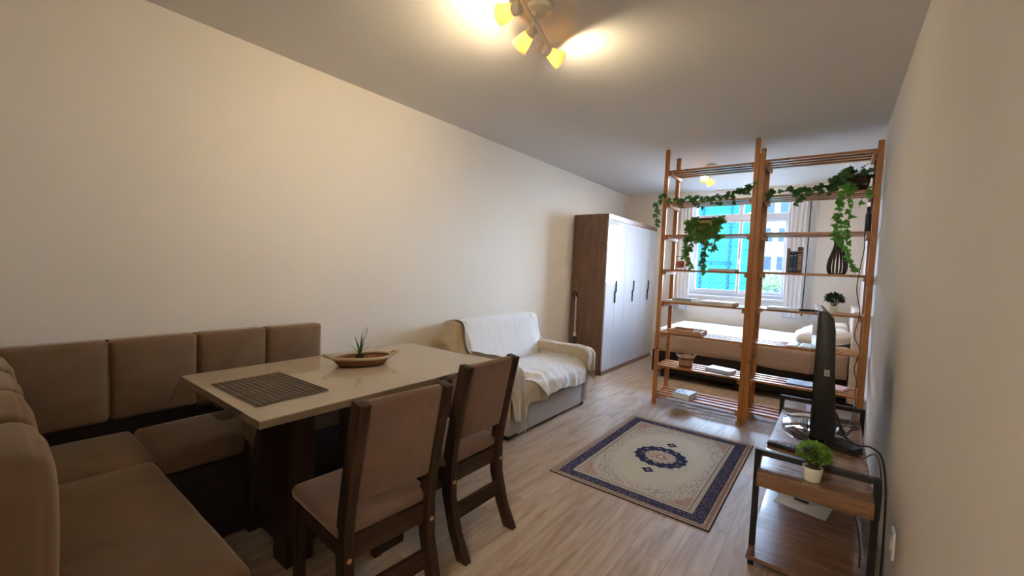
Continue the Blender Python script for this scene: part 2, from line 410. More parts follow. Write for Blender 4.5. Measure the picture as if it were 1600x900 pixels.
# ------------------------------------------------------------------ the room
XL, XR, YF, H = -2.806, 0.262, 6.829, 2.60
YB = -0.06; XH = -0.62; YH = -1.7
def struct(name, mb, m, **k): o = mb.build(name, m, **k); o['kind'] = 'structure'; return o
struct('floor', MB().box((XL - .1, YH - .1, -.12), (XR + .1, YF + .2, 0)), M['floor'])
struct('ceiling', MB().box((XL - .1, YH - .1, H), (XR + .1, YF + .2, H + .15)), M['ceil'])
struct('wall_left', MB().box((XL - .12, YH - .1, 0), (XL, YF + .2, H)), M['wall'])
struct('wall_right', MB().box((XR, YH - .1, 0), (XR + .12, YF + .2, H)), M['wall'])
WX0, WX1, WZ0, WZ1 = -1.78, -.50, 1.05, 2.47
mb = MB(); mb.box((XL, YF, 0), (WX0, YF + .18, H)); mb.box((WX1, YF, 0), (XR, YF + .18, H)); mb.box((WX0, YF, 0), (WX1, YF + .18, WZ0)); mb.box((WX0, YF, WZ1), (WX1, YF + .18, H))
struct('wall_far', mb, M['wall'])
mb = MB(); mb.box((XL, YH, 0), (XH, YB - .04, H)); mb.box((XH, YH - .1, 0), (XR, YH, H)); struct('wall_back', mb, M['wall'])
# window: frame, centre post, transom, sashes, glass
wn = thing('window_1', None, None, (0, 0, 0)); wn['kind'] = 'structure'
def bars(L, m, name, par, y0, y1, bev=.004):
    mb = MB()
    for x0, z0, x1, z1 in L: mb.box((x0, y0, z0), (x1, y1, z1), bev)
    return mb.build(name, m, par)
fy = YF + .03
bars([(WX0, WZ0, WX0 + .05, WZ1), (WX1 - .05, WZ0, WX1, WZ1), (WX0 + .05, WZ0, WX1 - .05, WZ0 + .05), (WX0 + .05, WZ1 - .045, WX1 - .05, WZ1), (WX0 + .05, 2.165, WX1 - .05, 2.245)], M['alu'], 'window_frame', wn, fy, fy + .08)
xc = -1.125
bars([(xc - .03, 2.245, xc + .03, WZ1 - .045)], M['alu'], 'mullion', wn, fy + .01, fy + .07)
for nm, a, b, yy in (('sash', WX0 + .05, xc + .025, fy + .012), ('sash', xc - .02, WX1 - .05, fy + .045)):
    sa = bars([(a, WZ0 + .05, a + .035, 2.165), (b - .035, WZ0 + .05, b, 2.165), (a + .035, WZ0 + .05, b - .035, WZ0 + .09), (a + .035, 2.13, b - .035, 2.165)], M['alu'], nm, wn, yy, yy + .025)
    MB().box((a + .035, yy + .010, WZ0 + .09), (b - .035, yy + .014, 2.13)).build('pane', M['pane'], sa)
MB().box((WX0 + .05, fy + .04, 2.245), (xc - .03, fy + .044, WZ1 - .045)).build('pane', M['pane'], wn)
MB().box((xc + .03, fy + .04, 2.245), (WX1 - .05, fy + .044, WZ1 - .045)).build('pane', M['pane'], wn)
MB().box((xc - .012, fy - .012, 1.52), (xc + .012, fy + .014, 1.60), .004).box((xc + .0, fy - .03, 1.57), (xc + .035, fy - .008, 1.583), .004).build('latch', M['white'], wn)
struct('trim_1', MB().box((WX0 - .06, YF - .045, WZ0 - .03), (WX1 + .06, YF + .03, WZ0), .005), M['white'])
mb = MB(); mb.box((XL + .5, YF - .014, 0), (XR, YF, .07), .003); struct('baseboard_far', mb, M['white'])
# outlet and switch
def plate(name, label, loc, nrm, w_, h_):
    t = thing(name, label, 'switch' if 'switch' in name else 'socket', loc)
    MB().box((0 if nrm > 0 else -.010, -w_ / 2, -h_ / 2), (.010 if nrm > 0 else 0, w_ / 2, h_ / 2), .003).build('cover_plate', M['white'], t)
    a, b = (.010, .014) if nrm > 0 else (-.014, -.010)
    MB().box((a, -w_ * .22, -h_ * .2), (b, w_ * .22, h_ * .2), .001).build('rocker' if 'switch' in name else 'socket_face', M['white'], t)
plate('light_switch', 'small white light switch on the long wall just before the wardrobe', (XL, 4.86, 1.33), 1, .07, .115)
plate('wall_socket', 'white wall socket low on the wall beside the media console', (XR, 2.31, .285), -1, .07, .115)

# ------------------------------------------------------------------ outside
mb = MB(); mb.box((-60, 8, -7.2), (60, 120, -7)); struct('ground_outside', mb, plain('street', (.12, .12, .12), .9))
def facade_mat(name, c, line, sx_, sz_):
    n = NT(name); sp = n.n('ShaderNodeSeparateXYZ'); g = n.n('ShaderNodeNewGeometry'); n.l(g.outputs['Position'], sp.inputs[0])
    cb = n.n('ShaderNodeCombineXYZ'); n.l(sp.outputs[0], cb.inputs[0]); n.l(sp.outputs[2], cb.inputs[1])
    br = n.n('ShaderNodeTexBrick'); br.offset = 0; n.l(cb.outputs[0], br.inputs['Vector']); br.inputs['Scale'].default_value = 1; br.inputs['Brick Width'].default_value = sx_; br.inputs['Row Height'].default_value = sz_
    br.inputs['Mortar Size'].default_value = .035; br.inputs['Color1'].default_value = (*c, 1); br.inputs['Color2'].default_value = (*tuple(x * .8 for x in c), 1); br.inputs['Mortar'].default_value = (*line, 1)
    f = n.noise(n.coords((1, 1, .5)), .8, 4); col = n.mix(n.math('MULTIPLY', f, .5), br.outputs['Color'], tuple(x * .55 for x in c))
    n.base(col); n.set(Roughness=.9, Specular_IOR_Level=0.0); return n.m
nb = thing('netted_building', 'tall building wrapped in turquoise construction netting outside the window', 'building', (-6.5, 24, -7))
MB().box((-6, 0, 0), (2.35, 8, 15)).build('netting', facade_mat('turquoise net', (.006, .056, .060), (.003, .022, .030), 1.3, .95), nb)
mb = MB()
for k in range(7): mb.box((-6 + k * 1.35, -.15, 0), (-5.9 + k * 1.35, -.05, 15))
for k in range(7): mb.box((-6, -.13, 1 + k * 2.0), (2.35, -.06, 1.06 + k * 2.0))
mb.build('scaffold', plain('scaffold pipe', (.004, .016, .022), .9, Specular_IOR_Level=0.0), nb)
wb = thing('apartment_building', 'pale apartment block with bands of windows seen through the window', 'building', (-2.2, 42, -7))
MB().box((-3.6, 0, 0), (8, 9, 17)).build('wall', plain('white render', (.066, .073, .080), .9, scale=2, Specular_IOR_Level=0.0), wb)
bl = plain('window band glass', (.015, .022, .030), .9, Specular_IOR_Level=0.0)
for f in range(7):
    for k in range(6):
        MB().box((-3.2 + k * 1.45, -.06, 1.8 + f * 2.4), (-2.2 + k * 1.45, .02, 2.9 + f * 2.4), .01).build('window', bl, wb)
def crown(name, label, c, r, n_, size, seed, m='tree'):
    rnd = random.Random(seed); t = thing(name, label, 'tree', (c[0], c[1], -7), 0, 'trees outside the window')
    mb = MB()
    for i in range(n_):
        d = Vector((rnd.gauss(0, 1), rnd.gauss(0, 1), rnd.gauss(0, 1))).normalized(); rr = rnd.random() ** .35
        lump = 1 + .25 * noise.noise(d * 3 + Vector((seed, 0, 0)))
        p = Vector((d.x * r[0], d.y * r[1], d.z * r[2])) * rr * lump + Vector((0, 0, c[2] + 7))
        mb.leaf(p, (rnd.uniform(-1, 1), rnd.uniform(-1, 1), rnd.uniform(-1, .4)), d + Vector((0, 0, .5)), size * rnd.uniform(.7, 1.3), OVAL)
    mb.build('foliage', M[m], t)
    MB().tube([(0, 0, 0), (.05, 0, 2), (-.05, .1, c[2] + 7)], [.22, .16, .08], 8).build('trunk', M['stem'], t)
crown('tree', 'bushy pale green tree behind the lower corner of the window pane near the wardrobe', (-4.6, 17.0, -1.1), (1.15, 1.2, 1.5), 1500, .22, 1)
crown('tree', 'taller leafy tree in front of the pale apartment block', (-1.7, 22.0, -.6), (1.6, 1.6, 2.4), 2200, .24, 2)
crown('tree', 'low round tree behind the middle of the window, before the netted building', (-2.6, 15.0, -1.5), (.6, .7, 1.0), 900, .2, 3)
# safety net outside the lower panes
mb = MB(); st = .075; x0, x1, z0, z1 = WX0 + .04, WX1 - .04, WZ0 + .06, 2.16; ny = YF + .15
def cl(ax_, az, bx, bz):
    mb.tube([(ax_, ny, az), (bx, ny, bz)], .0019, 3, False)
Wd, Hd = x1 - x0, z1 - z0; k = -int(Hd / st) - 1
while k * st < Wd:
    s0_ = k * st; a = max(0, -s0_); b = min(Hd, Wd - s0_)
    if b > a: cl(x0 + s0_ + a, z0 + a, x0 + s0_ + b, z0 + b)
    if b > a: cl(x1 - s0_ - a, z0 + a, x1 - s0_ - b, z0 + b)
    k += 1
tag(mb.build('safety_net', plain('white net cord', (.10, .11, .13), .9, Specular_IOR_Level=0.0)), 'white diamond mesh safety net stretched across the lower window', 'net')

# ------------------------------------------------------------------ curtains
def curtain(name, label, xa, xb, zb, m, y=6.70, folds=4, amp=.018, zt=2.50):
    t = thing(name, label, 'curtain', ((xa + xb) / 2, y, 0))
    wd = xb - xa
    MB().sheet(lambda u, v: Vector(((u - .5) * wd + .006 * noise.noise(Vector((u * 4, v * 3, xa))), amp * math.sin(u * folds * 2 * PI) * (.7 + .3 * v) + .01 * noise.noise(Vector((u * 6, v * 2, 3))), zb + (zt - zb) * v)), folds * 12 + 1, 14).build('curtain_panel', m, t, smooth='full', solid=.002)
    for i in range(folds + 1): MB().lathe([(.010, -.01), (.014, 0), (.010, .01)], ((i / folds - .5) * wd, 0, zt + .012), 10).build('curtain_ring', M['white'], t)
curtain('curtain', 'white sheer curtain gathered at the wardrobe side of the window', -1.90, -1.74, .82, M['curtain'], folds=3)
curtain('curtain', 'beige curtain strip hanging next to the white sheer, nearest the wardrobe', -2.02, -1.91, .86, M['curtain_beige'], y=6.72, folds=2)
curtain('curtain', 'white sheer curtain gathered at the pillow side of the window', -.53, -.33, .82, M['curtain'], folds=4)
t = thing('curtain_rod', 'thin white curtain rod running above the window', 'rod', (0, 6.71, 2.525))
mb = MB().tube([(-2.08, 0, 0), (-.25, 0, 0)], .008, 10); mb.build('rod', M['white'], t)
MB().lathe([(.0, -.02), (.016, -.01), (.016, .01), (0, .02)], (-2.09, 0, 0), 12).build('finial', M['white'], t)
MB().lathe([(.0, -.02), (.016, -.01), (.016, .01), (0, .02)], (-.24, 0, 0), 12).build('finial', M['white'], t)
for x in (-1.98, -.35): MB().box((x - .008, -.005, -.01), (x + .008, .125, .01), .002).build('bracket', M['white'], t)
mb = MB().tube([(-.30, 6.72, 2.50), (-.305, 6.72, 1.6), (-.315, 6.72, .86)], .007, 8); tag(mb.build('curtain_wand', M['black']), 'thin dark pull wand hanging beside the pillow-side curtain', 'wand')
mb = MB()
for dx in (-.235, -.215): mb.tube([(dx, 6.76, 2.50), (dx - .004, 6.76, 1.8), (dx - .01, 6.76, .85)], .0035, 6)
tag(mb.build('blind_cord', M['grey']), 'pair of thin grey blind cords hanging down the far wall', 'cord')

# ------------------------------------------------------------------ wardrobe
wy0, wy1, wx, wh = 4.985, 6.80, -2.299, 2.072
t = thing('wardrobe', 'tall walnut wardrobe with six glossy white doors and black handles', 'wardrobe', (XL + .02, wy0, 0))
D = wx - (XL + .02); Ln = wy1 - wy0
MB().box((0, 0, 0), (D - .02, .02, wh), .001).box((0, Ln - .02, 0), (D - .02, Ln, wh), .001).box((0, .02, wh - .02), (D - .02, Ln - .02, wh)).box((0, .02, .0), (.01, Ln - .02, wh - .02)).box((.01, .02, .06), (D - .02, Ln - .02, .08)).build('carcass', M['wardrobe'], t)
MB().box((D - .03, .0, 0), (D - .004, Ln, .055), .001).build('plinth', M['wardrobe_y'], t)
MB().box((D - .02, .0, wh - .065), (D, Ln, wh), .0015).build('cornice', M['wardrobe_y'], t)
dw = Ln / 6
for k in range(6):
    d = MB().box((D - .018, k * dw + .0015, .058), (D, (k + 1) * dw - .0015, wh - .068), .0015).build('door', M['gloss'], t)
    if k % 2 == 0: a, z0_, z1_ = (k + 1) * dw - .028, .93, 1.09
    else: a, z0_, z1_ = k * dw + .004, 1.07, 1.225
    MB().box((D, a, z0_), (D + .016, a + .022, z1_), .003).build('handle', M['black'], d)

# ------------------------------------------------------------------ vacuum cleaner
t = thing('vacuum_cleaner', 'black stick vacuum cleaner with a steel tube leaning against the wardrobe side', 'vacuum cleaner', (-2.66, 4.80, 0))
MB().tube([(-.03, .15, 1.00), (-.035, .165, 1.045), (-.075, .165, 1.055), (-.085, .16, 1.02), (-.05, .145, .95), (-.025, .14, .90)], .011, 8).build('handle', M['black'], t)
MB().tube([(-.028, .142, .99), (.01, .08, .50)], .013, 12).build('tube', M['steel'], t)
MB().tube([(.008, .083, .53), (.012, .077, .47)], .019, 12).build('collar', M['white'], t)
MB().tube([(.012, .075, .48), (.03, .05, .38), (.05, .02, .06)], [.02, .028, .03], 12).build('lower_body', M['black'], t)
MB().box((-.06, -.10, .0), (.16, .03, .06), .015).build('floor_head', M['black'], t)
t2 = thing('canister_cleaner', 'round black canister with a ribbed lid behind the sofa arm', 'canister', (-2.66, 4.55, 0))
Mr = Matrix.Rotation(math.radians(0), 4, 'Z')
MB().lathe([(.0, 0), (.11, 0), (.125, .04), (.125, .30), (.118, .36), (.09, .42), (.05, .445), (0, .45)], (0, 0, 0), 28).build('drum', M['black'], t2, smooth=True)
mb = MB()
for k in range(12):
    a = k * PI / 6; mb.tube([(.122 * math.cos(a), .122 * math.sin(a), .30), (.117 * math.cos(a), .117 * math.sin(a), .375), (.085 * math.cos(a), .085 * math.sin(a), .43)], .005, 6)
mb.build('ribs', M['blackmetal'], t2)

# ------------------------------------------------------------------ corner bench
t = thing('corner_bench', 'L-shaped corner bench upholstered in taupe brown velvet under the long wall', 'bench', (0, 0, 0))
bx0 = XL + .005; by0 = YB + .005; bfx = -2.25; byend = 1.47; bxend = -1.27; bfy = .49
mb = MB(); mb.box((bx0 + .1, by0 + .02, .0), (bfx, byend - .02, .38), .004); mb.box((bfx, by0 + .02, 0), (bxend - .03, bfy - .03, .38), .004)
mb.build('base', M['blackwood'], t)
mb = MB(); mb.box((bx0, by0, .30), (bx0 + .03, byend, .92), .003); mb.box((bx0 + .03, by0, .30), (bxend, by0 + .025, .92), .003); mb.build('back_board', M['blackwood'], t)
def seatc(a, b): MB().cushion(a, b, .028, (0.003, .003, .016), 10, wob=.002).build('seat_cushion', M['velvet'], t, smooth='full')
seatc((bx0 + .06, .10, .375), (-2.262, .515, .468)); seatc((bx0 + .06, .52, .375), (-2.262, byend, .468)); seatc((-2.268, .085, .375), (-1.262, .50, .470))
for k in range(4):
    y = .085 + k * .345; MB().cushion((bx0 + .03, y + .002, .545), (bx0 + .125, y + .343, .93), .022, (.014, .002, .002), 8, wob=.002).build('back_cushion', M['velvet'], t, smooth='full')
for k in range(4):
    x = bxend - (k + 1) * .345; MB().cushion((x + .002, by0 + .022, .50), (x + .343, .108, .925), .035, (.003, .030, .004), 8, wob=.006).build('back_cushion', M['velvet'], t, smooth='full')

# ------------------------------------------------------------------ dining table
tx0, tx1, ty0, ty1, tz = -2.447, -1.590, .64, 2.00, .770
t = thing('dining_table', 'rectangular dining table with a cream glass top on dark wood legs', 'table', (tx0, ty0, 0))
W_, L_ = tx1 - tx0, ty1 - ty0
MB().box((0, 0, tz - .006), (W_, L_, tz), .002).build('glass_top', M['tabletop'], t)
MB().box((.004, .004, tz - .034), (W_ - .004, L_ - .004, tz - .007), .002).build('tabletop_frame', M['tableedge'], t)
def tb(a, b, name): MB().box((a[0] - tx0, a[1] - ty0, a[2]), (b[0] - tx0, b[1] - ty0, b[2]), .003).build(name, M['darkwood'], t)
tb((-1.936, .845, 0), (-1.81, .965, .735), 'leg'); tb((-1.936, 1.70, 0), (-1.81, 1.82, .735), 'leg')
tb((-2.30, .845, 0), (-2.20, .965, .735), 'leg'); tb((-2.30, 1.70, 0), (-2.20, 1.82, .735), 'leg')
tb((-2.13, 1.16, .0), (-1.587, 1.30, .12), 'foot'); tb((-1.95, 1.16, .12), (-1.83, 1.30, .735), 'post')
tb((-1.90, .965, .05), (-1.85, 1.70, .14), 'stretcher'); tb((-2.28, .965, .66), (-1.85, 1.70, .735), 'apron'); tb((-2.20, .87, .05), (-1.936, .94, .14), 'stretcher')
# clear vinyl cover hanging over the edges
mb = MB(); g = .0015; zt = tz + .0022
mb.bm.faces.new([mb.bm.verts.new(p) for p in ((tx0 - g, ty0 - g, zt), (tx1 + g, ty0 - g, zt), (tx1 + g, ty1 + g, zt), (tx0 - g, ty1 + g, zt))])
dp = .085
def skirt(a, b, nx, ny_, ph):
    a = Vector(a); b = Vector(b); L = (b - a).length; nn = max(8, int(L / .03))
    def f(u, v):
        p = a.lerp(b, u); off = v * (.006 + .003 * math.sin(u * L * 14 + ph)); e = min(u, 1 - u) * L
        off += v * .012 * math.exp(-e / .05)
        return p + Vector((nx, ny_, 0)) * (off + g) + Vector((0, 0, -dp * v - .02 * v * math.exp(-e / .045)))
    mb.sheet(f, nn, 6)
skirt((tx0, ty0, zt), (tx1, ty0, zt), 0, -1, 0); skirt((tx1, ty0, zt), (tx1, ty1, zt), 1, 0, 1); skirt((tx1, ty1, zt), (tx0, ty1, zt), 0, 1, 2); skirt((tx0, ty1, zt), (tx0, ty0, zt), -1, 0, 3)
for cx, cy, dx, dy in ((tx0, ty0, -1, -1), (tx1, ty0, 1, -1), (tx1, ty1, 1, 1), (tx0, ty1, -1, 1)):
    def fold(u, v):
        a = u * PI; wob = .010 * v * math.cos(a * 3)
        return Vector((cx + dx * (.012 * v + .022 * v * math.sin(a)) + wob, cy + dy * (.012 * v + .022 * v * math.sin(a)) + wob * .6, zt - v * (.085 + .05 * math.sin(a))))
    mb.sheet(fold, 25, 7)
bmesh.ops.remove_doubles(mb.bm, verts=mb.bm.verts, dist=.0005)
tag(mb.build('table_cover', M['vinyl'], smooth='full'), 'clear vinyl cover lying on the dining table with drooping corners', 'tablecloth')
# placemat
t = thing('placemat', 'dark brown bamboo slat placemat at the near end of the dining table', 'placemat', (-1.970, .838, zt + .0008), math.radians(2))
mb = MB(); n_ = 34
for k in range(n_):
    x = -.215 + .43 * k / (n_ - 1); mb.box((x - .0045, -.150, .0), (x + .0045, .150, .003), .001, 1)
mb.build('bamboo_slats', M['bamboo'], t)
mb = MB()
for k in range(13):
    y = -.142 + .284 * k / 12; mb.box((-.219, y - .0016, .0028), (.219, y + .0016, .0042))
mb.build('weaving_threads', M['black'], t)
# basket tray with plant
bt = thing('basket_tray', 'oval wicker basket tray with a cream rope rim on the dining table', 'basket', (-2.085, 1.375, zt + .0005), math.radians(68))
MB().lathe([(0, .0), (.122, .0), (.127, .004), (.156, .036), (.160, .040), (.153, .040), (.123, .010), (0, .008)], (0, 0, 0), 48, 1, .56).build('basket_bowl', M['wicker'], bt, smooth=True)
mb = MB(); rim = [(.160 * math.cos(a), .160 * .56 * math.sin(a), .044 + .003 * math.sin(2 * a)) for a in [2 * PI * k / 48 for k in range(49)]]; mb.tube(rim, .0085, 8, False); mb.build('rope_rim', M['rope'], bt, smooth='full')
for sg in (-1, 1):
    MB().tube(spline([(sg * .148, -.030, .044), (sg * .182, -.022, .058), (sg * .202, 0, .064), (sg * .182, .022, .058), (sg * .148, .030, .044)], 6), .0075, 8).build('rope_handle', M['rope'], bt, smooth='full')
pl = thing('potted_orchid', 'small white-flowered plant with blade leaves in a dark pot inside the basket tray', 'plant', (-2.10, 1.37, zt + .0115))
MB().lathe([(0, 0), (.019, 0), (.024, .038), (.021, .038), (.019, .033), (0, .033)], (0, 0, 0), 20).build('pot', M['soil'], pl, smooth=True)
mb = MB(); rnd = random.Random(3)
def blade(mb, a, L, lean, wd):
    c, s_ = math.cos(a), math.sin(a); prev = None
    for k in range(7):
        u = k / 6; r = lean * L * u ** 1.6; z = .03 + L * u * (1 - .25 * lean * u); ww = wd * math.sin(PI * min(.97, .25 + u * .75)); p = Vector((c * r, s_ * r, z)); sd_ = Vector((-s_, c, 0)) * ww
        cur = (mb.bm.verts.new(p - sd_), mb.bm.verts.new(p + Vector((c, s_, 0)) * -ww * .3), mb.bm.verts.new(p + sd_))
        if prev: mb.bm.faces.new((prev[0], prev[1], cur[1], cur[0])); mb.bm.faces.new((prev[1], prev[2], cur[2], cur[1]))
        prev = cur
for a, L, le, wd in ((-2.4, .10, .85, .006), (-.7, .09, .95, .006), (1.0, .105, .8, .006), (-3.0, .115, .35, .007), (0.2, .125, .25, .007), (.9, .185, .22, .004), (-.3, .17, .3, .004), (2.2, .09, .9, .006), (-1.5, .13, .3, .006)): blade(mb, a, L, le, wd)
mb.build('leaves', M['grass'], pl)
mb = MB()
mb.tube(spline([(0, 0, .03), (.01, .02, .12), (.015, .035, .17), (.012, .03, .195)], 5), .0012, 5); mb.build('flower_stem', M['stem'], pl)
mb = MB()
for k in range(16):
    z = .09 + .006 * k; c = Vector((.012 + rnd.uniform(-.010, .010), .025 + rnd.uniform(-.012, .012) + .0 * k, z))
    for j in range(4): mb.leaf(c, (rnd.uniform(-1, 1), rnd.uniform(-1, 1), rnd.uniform(-.5, .8)), (0, 0, 1), .013, OVAL)
mb.build('flowers', M['whitepaper'], pl)

# ------------------------------------------------------------------ dining chairs
def make_chair(loc, rz, label):
    t = thing('dining_chair', label, 'chair', loc, rz, 'dining chairs at the table')
    # origin: floor point below the middle of the rear legs; +x is the back, the seat reaches to -x
    prof_f = [(.050, 0), (-.008, .12), (-.052, .27), (-.060, .40), (-.046, .52), (-.010, .72), (.030, .905)]
    prof_b = [(.088, .895), (.050, .72), (.012, .52), (.000, .42), (.006, .27), (.048, .12), (.112, 0)]
    for sy in (-1, 1):
        y = sy * .172
        l = MB().prism([(a, b) for a, b in prof_f] + [(a, b) for a, b in prof_b], y - .019, y + .019, 'y', .003).build('rear_leg', M['darkwood'], t, smooth=True)
        MB().tube([(.002, y, .345), (.0065, y, .345)], .009, 12).build('bolt_cap', M['traywood'], l)
        MB().box((-.41, y - .018, 0), (-.37, y + .018, .405), .003).build('front_leg', M['darkwood'], t)
        MB().box((-.375, y - .011, .335), (-.045, y + .011, .40), .002).build('side_rail', M['darkwood'], t)
    MB().box((-.052, -.155, .325), (-.022, .155, .405), .002).build('rear_rail', M['darkwood_y'], t)
    MB().box((-.41, -.155, .345), (-.385, .155, .40), .002).build('front_rail', M['darkwood_y'], t)
    MB().box((-.018, -.155, .15), (.004, .155, .225), .002).build('stretcher', M['darkwood_y'], t)
    MB().cushion((-.425, -.196, .402), (-.030, .196, .455), .022, (.002, .002, .014), 8, wob=.001).build('seat', M['velvet2'], t, smooth='full')
    Mx = Matrix.Translation((.024, 0, .715)) @ Matrix.Rotation(math.radians(11), 4, 'Y')
    MB().cushion((-.017, -.154, -.185), (.015, .154, .188), .012, (.006, .001, .001), 8, M=Mx).build('backrest', M['velvet2'], t, smooth='full')
    return t
make_chair((-1.225, .955, 0), math.radians(-4), 'dark wood dining chair with taupe suede back at the table, nearest the camera')
make_chair((-1.345, 1.555, 0), math.radians(0), 'dark wood dining chair with taupe suede back at the table, the one beside the sofa')

# ------------------------------------------------------------------ sofa and throws
SY0, SY1 = 2.53, 3.86
t = thing('sofa', 'small two-seat grey fabric sofa covered with throws against the long wall', 'sofa', (0, 0, 0))
MB().cushion((-2.70, SY0 + .13, .03), (-1.915, SY1 - .13, .25), .015, n=6).build('base', M['sofa'], t, smooth='full')
MB().cushion((-2.55, SY0 + .155, .24), (-1.925, SY1 - .155, .405), .045, (.004, .002, .012), n=8).build('seat_cushion', M['sofa'], t, smooth='full')
for a, b in ((SY0, SY0 + .15), (SY1 - .15, SY1)): MB().cushion((-2.72, a, .03), (-1.90, b, .555), .055, n=8).build('armrest', M['sofa'], t, smooth='full')
MB().prism([(-2.76, .10), (-2.42, .10), (-2.47, .45), (-2.575, .80), (-2.61, .83), (-2.73, .83), (-2.76, .78)], SY0 + .09, SY1 - .065, 'y', .012).build('backrest', M['sofa'], t, smooth=True)
for x in (-2.62, -1.96):
    for y in (SY0 + .07, SY1 - .07): MB().box((x - .025, y - .025, 0), (x + .025, y + .025, .04), .004).build('foot', M['black'], t)

def poly_at(P, s):
    L = [0]
    for i in range(1, len(P)): L.append(L[-1] + math.hypot(P[i][0] - P[i - 1][0], P[i][1] - P[i - 1][1]))
    d = s * L[-1]
    for i in range(1, len(P)):
        if d <= L[i] + 1e-9:
            k = (d - L[i - 1]) / (L[i] - L[i - 1]); return (P[i - 1][0] + (P[i][0] - P[i - 1][0]) * k, P[i - 1][1] + (P[i][1] - P[i - 1][1]) * k)
    return P[-1]
def smooth_path(P):
    Q = spline([(a, 0, b) for a, b in P], 6); return [(q.x, q.z) for q in Q]
seatP1 = smooth_path([(-2.77, .60), (-2.765, .80), (-2.73, .845), (-2.61, .845), (-2.565, .80), (-2.50, .60), (-2.452, .455), (-2.40, .427)])
seatP2 = smooth_path([(-2.40, .427), (-2.25, .43), (-2.05, .43), (-1.95, .415), (-1.908, .37), (-1.896, .25), (-1.89, .08)])
armP1 = smooth_path([(-2.77, .60), (-2.765, .80), (-2.73, .845), (-2.61, .845), (-2.568, .80), (-2.545, .68), (-2.51, .60), (-2.46, .572)])
armP2 = smooth_path([(-2.46, .572), (-2.25, .572), (-2.0, .572), (-1.92, .560), (-1.882, .51), (-1.875, .35), (-1.87, .06)])
def sst(a, b, x): x = max(0, min(1, (x - a) / (b - a))); return x * x * (3 - 2 * x)
def drape(s, y, off, hem):
    # s in [0,1]: first half runs over the backrest, second over the seat or arm and down the front
    wa = max(1 - sst(SY0 + .145, SY0 + .185, y), sst(SY1 - .185, SY1 - .145, y))
    if s < .5: a = poly_at(seatP1, s * 2); b = poly_at(armP1, s * 2)
    else:
        q = (s - .5) * 2 * hem; a = poly_at(seatP2, q); b = poly_at(armP2, q)
    x = a[0] * (1 - wa) + b[0] * wa; z = a[1] * (1 - wa) + b[1] * wa
    return Vector((x, y, z)), wa
def throw(name, label, ya, yb, off, hemf, m, amp, nu, nv, drop=0.0, seed=0, narrow=False):
    mb = MB()
    tot = drop + (yb - ya) + drop
    def f(u, v):
        q = v * tot; dz = 0
        if q < drop: y = ya; dz = drop - q
        elif q > drop + yb - ya: y = yb; dz = q - drop - (yb - ya)
        else: y = ya + q - drop
        if narrow and u > .45: y = min(y, SY1 - .175 - .0 * u) if y > SY1 - .30 else y
        if dz: u = min(u, .90)
        p, wa = drape(u, y, off, hemf(y))
        s_ = Vector((u * 3, q * 6 + seed, seed)); w_ = noise.noise(Vector((p.x * 5, q * 9, p.z * 4 + seed))) + .5 * noise.noise(Vector((p.x * 12, q * 20, p.z * 9 + seed)))
        fr = sst(.82, 1, u); bump = abs(w_) * amp * (1 + 1.2 * fr)
        if u < .5: bump *= (.35 if SY0 + .14 < y < SY1 - .06 else 1.2)
        elif wa > .5: bump = abs(noise.noise(Vector((p.x * 7, y * 11 + seed, p.z * 4)))) * amp * 2.6
        lo = max(0, SY0 + .12 - y, (y - (SY1 - .055)) * 2.2) * 1.25
        if p.z > .58: p.z = max(.58, p.z - lo * (p.z - .55) / .3)
        if u < .5: nrm = Vector((.9, 0, .35))
        elif fr > .3: nrm = Vector((1, 0, .15))
        else: nrm = Vector((.2, 0, 1))
        p = p + nrm.normalized() * (off + bump)
        p.z -= 0
        if dz:
            sg = -1 if y == ya else 1
            p.y += sg * (off + .008 + .02 * abs(noise.noise(Vector((p.x * 9, dz * 3, seed + 4)))) + dz * .05)
            p.z = max(p.z - dz, .03 if u > .5 else .3) + (0 if p.z - dz > .03 else 0)
        if fr > 0: p.x += .012 * fr * math.sin(q * 38 + seed) * (1 if off < .01 else .5)
        return p
    mb.sheet(f, nu, nv)
    o = mb.build(name, m, smooth='full', solid=.004); tag(o, label, 'throw'); return o
beige = throw('beige_throw', 'beige knitted throw draped over the sofa arms and seat, under the white one', SY0 - .005, SY1 + .005, .008, lambda y: .80 + .05 * sst(3.68, 3.74, y) + .10 * (1 - sst(2.68, 2.8, y)) + .02 * math.sin(y * 17) - .14 * sst(3.0, 3.2, y), M['beige_throw'], .0095, 90, 120, drop=.30, seed=2)
white = throw('white_throw', 'white cotton throw covering the sofa back and seat, over the beige one', SY0 + .135, SY1 - .06, .037, lambda y: .46 + .30 * sst(2.78, 3.02, y) + .02 * math.sin(y * 9 + 1), M['white_throw'], .011, 100, 100, seed=9, narrow=True)
mb = MB(); rnd = random.Random(5)
for k in range(9):
    y = 2.545 + k * .018; p = Vector((-1.838, y, .155 + rnd.uniform(-.01, .02))); mb.tube(spline([p, p + Vector((.004, rnd.uniform(-.01, .01), -.03)), p + Vector((.0, rnd.uniform(-.01, .01), -.075))], 3), .0035, 5)
fo = mb.build('fringe', M['beige_throw'], beige)

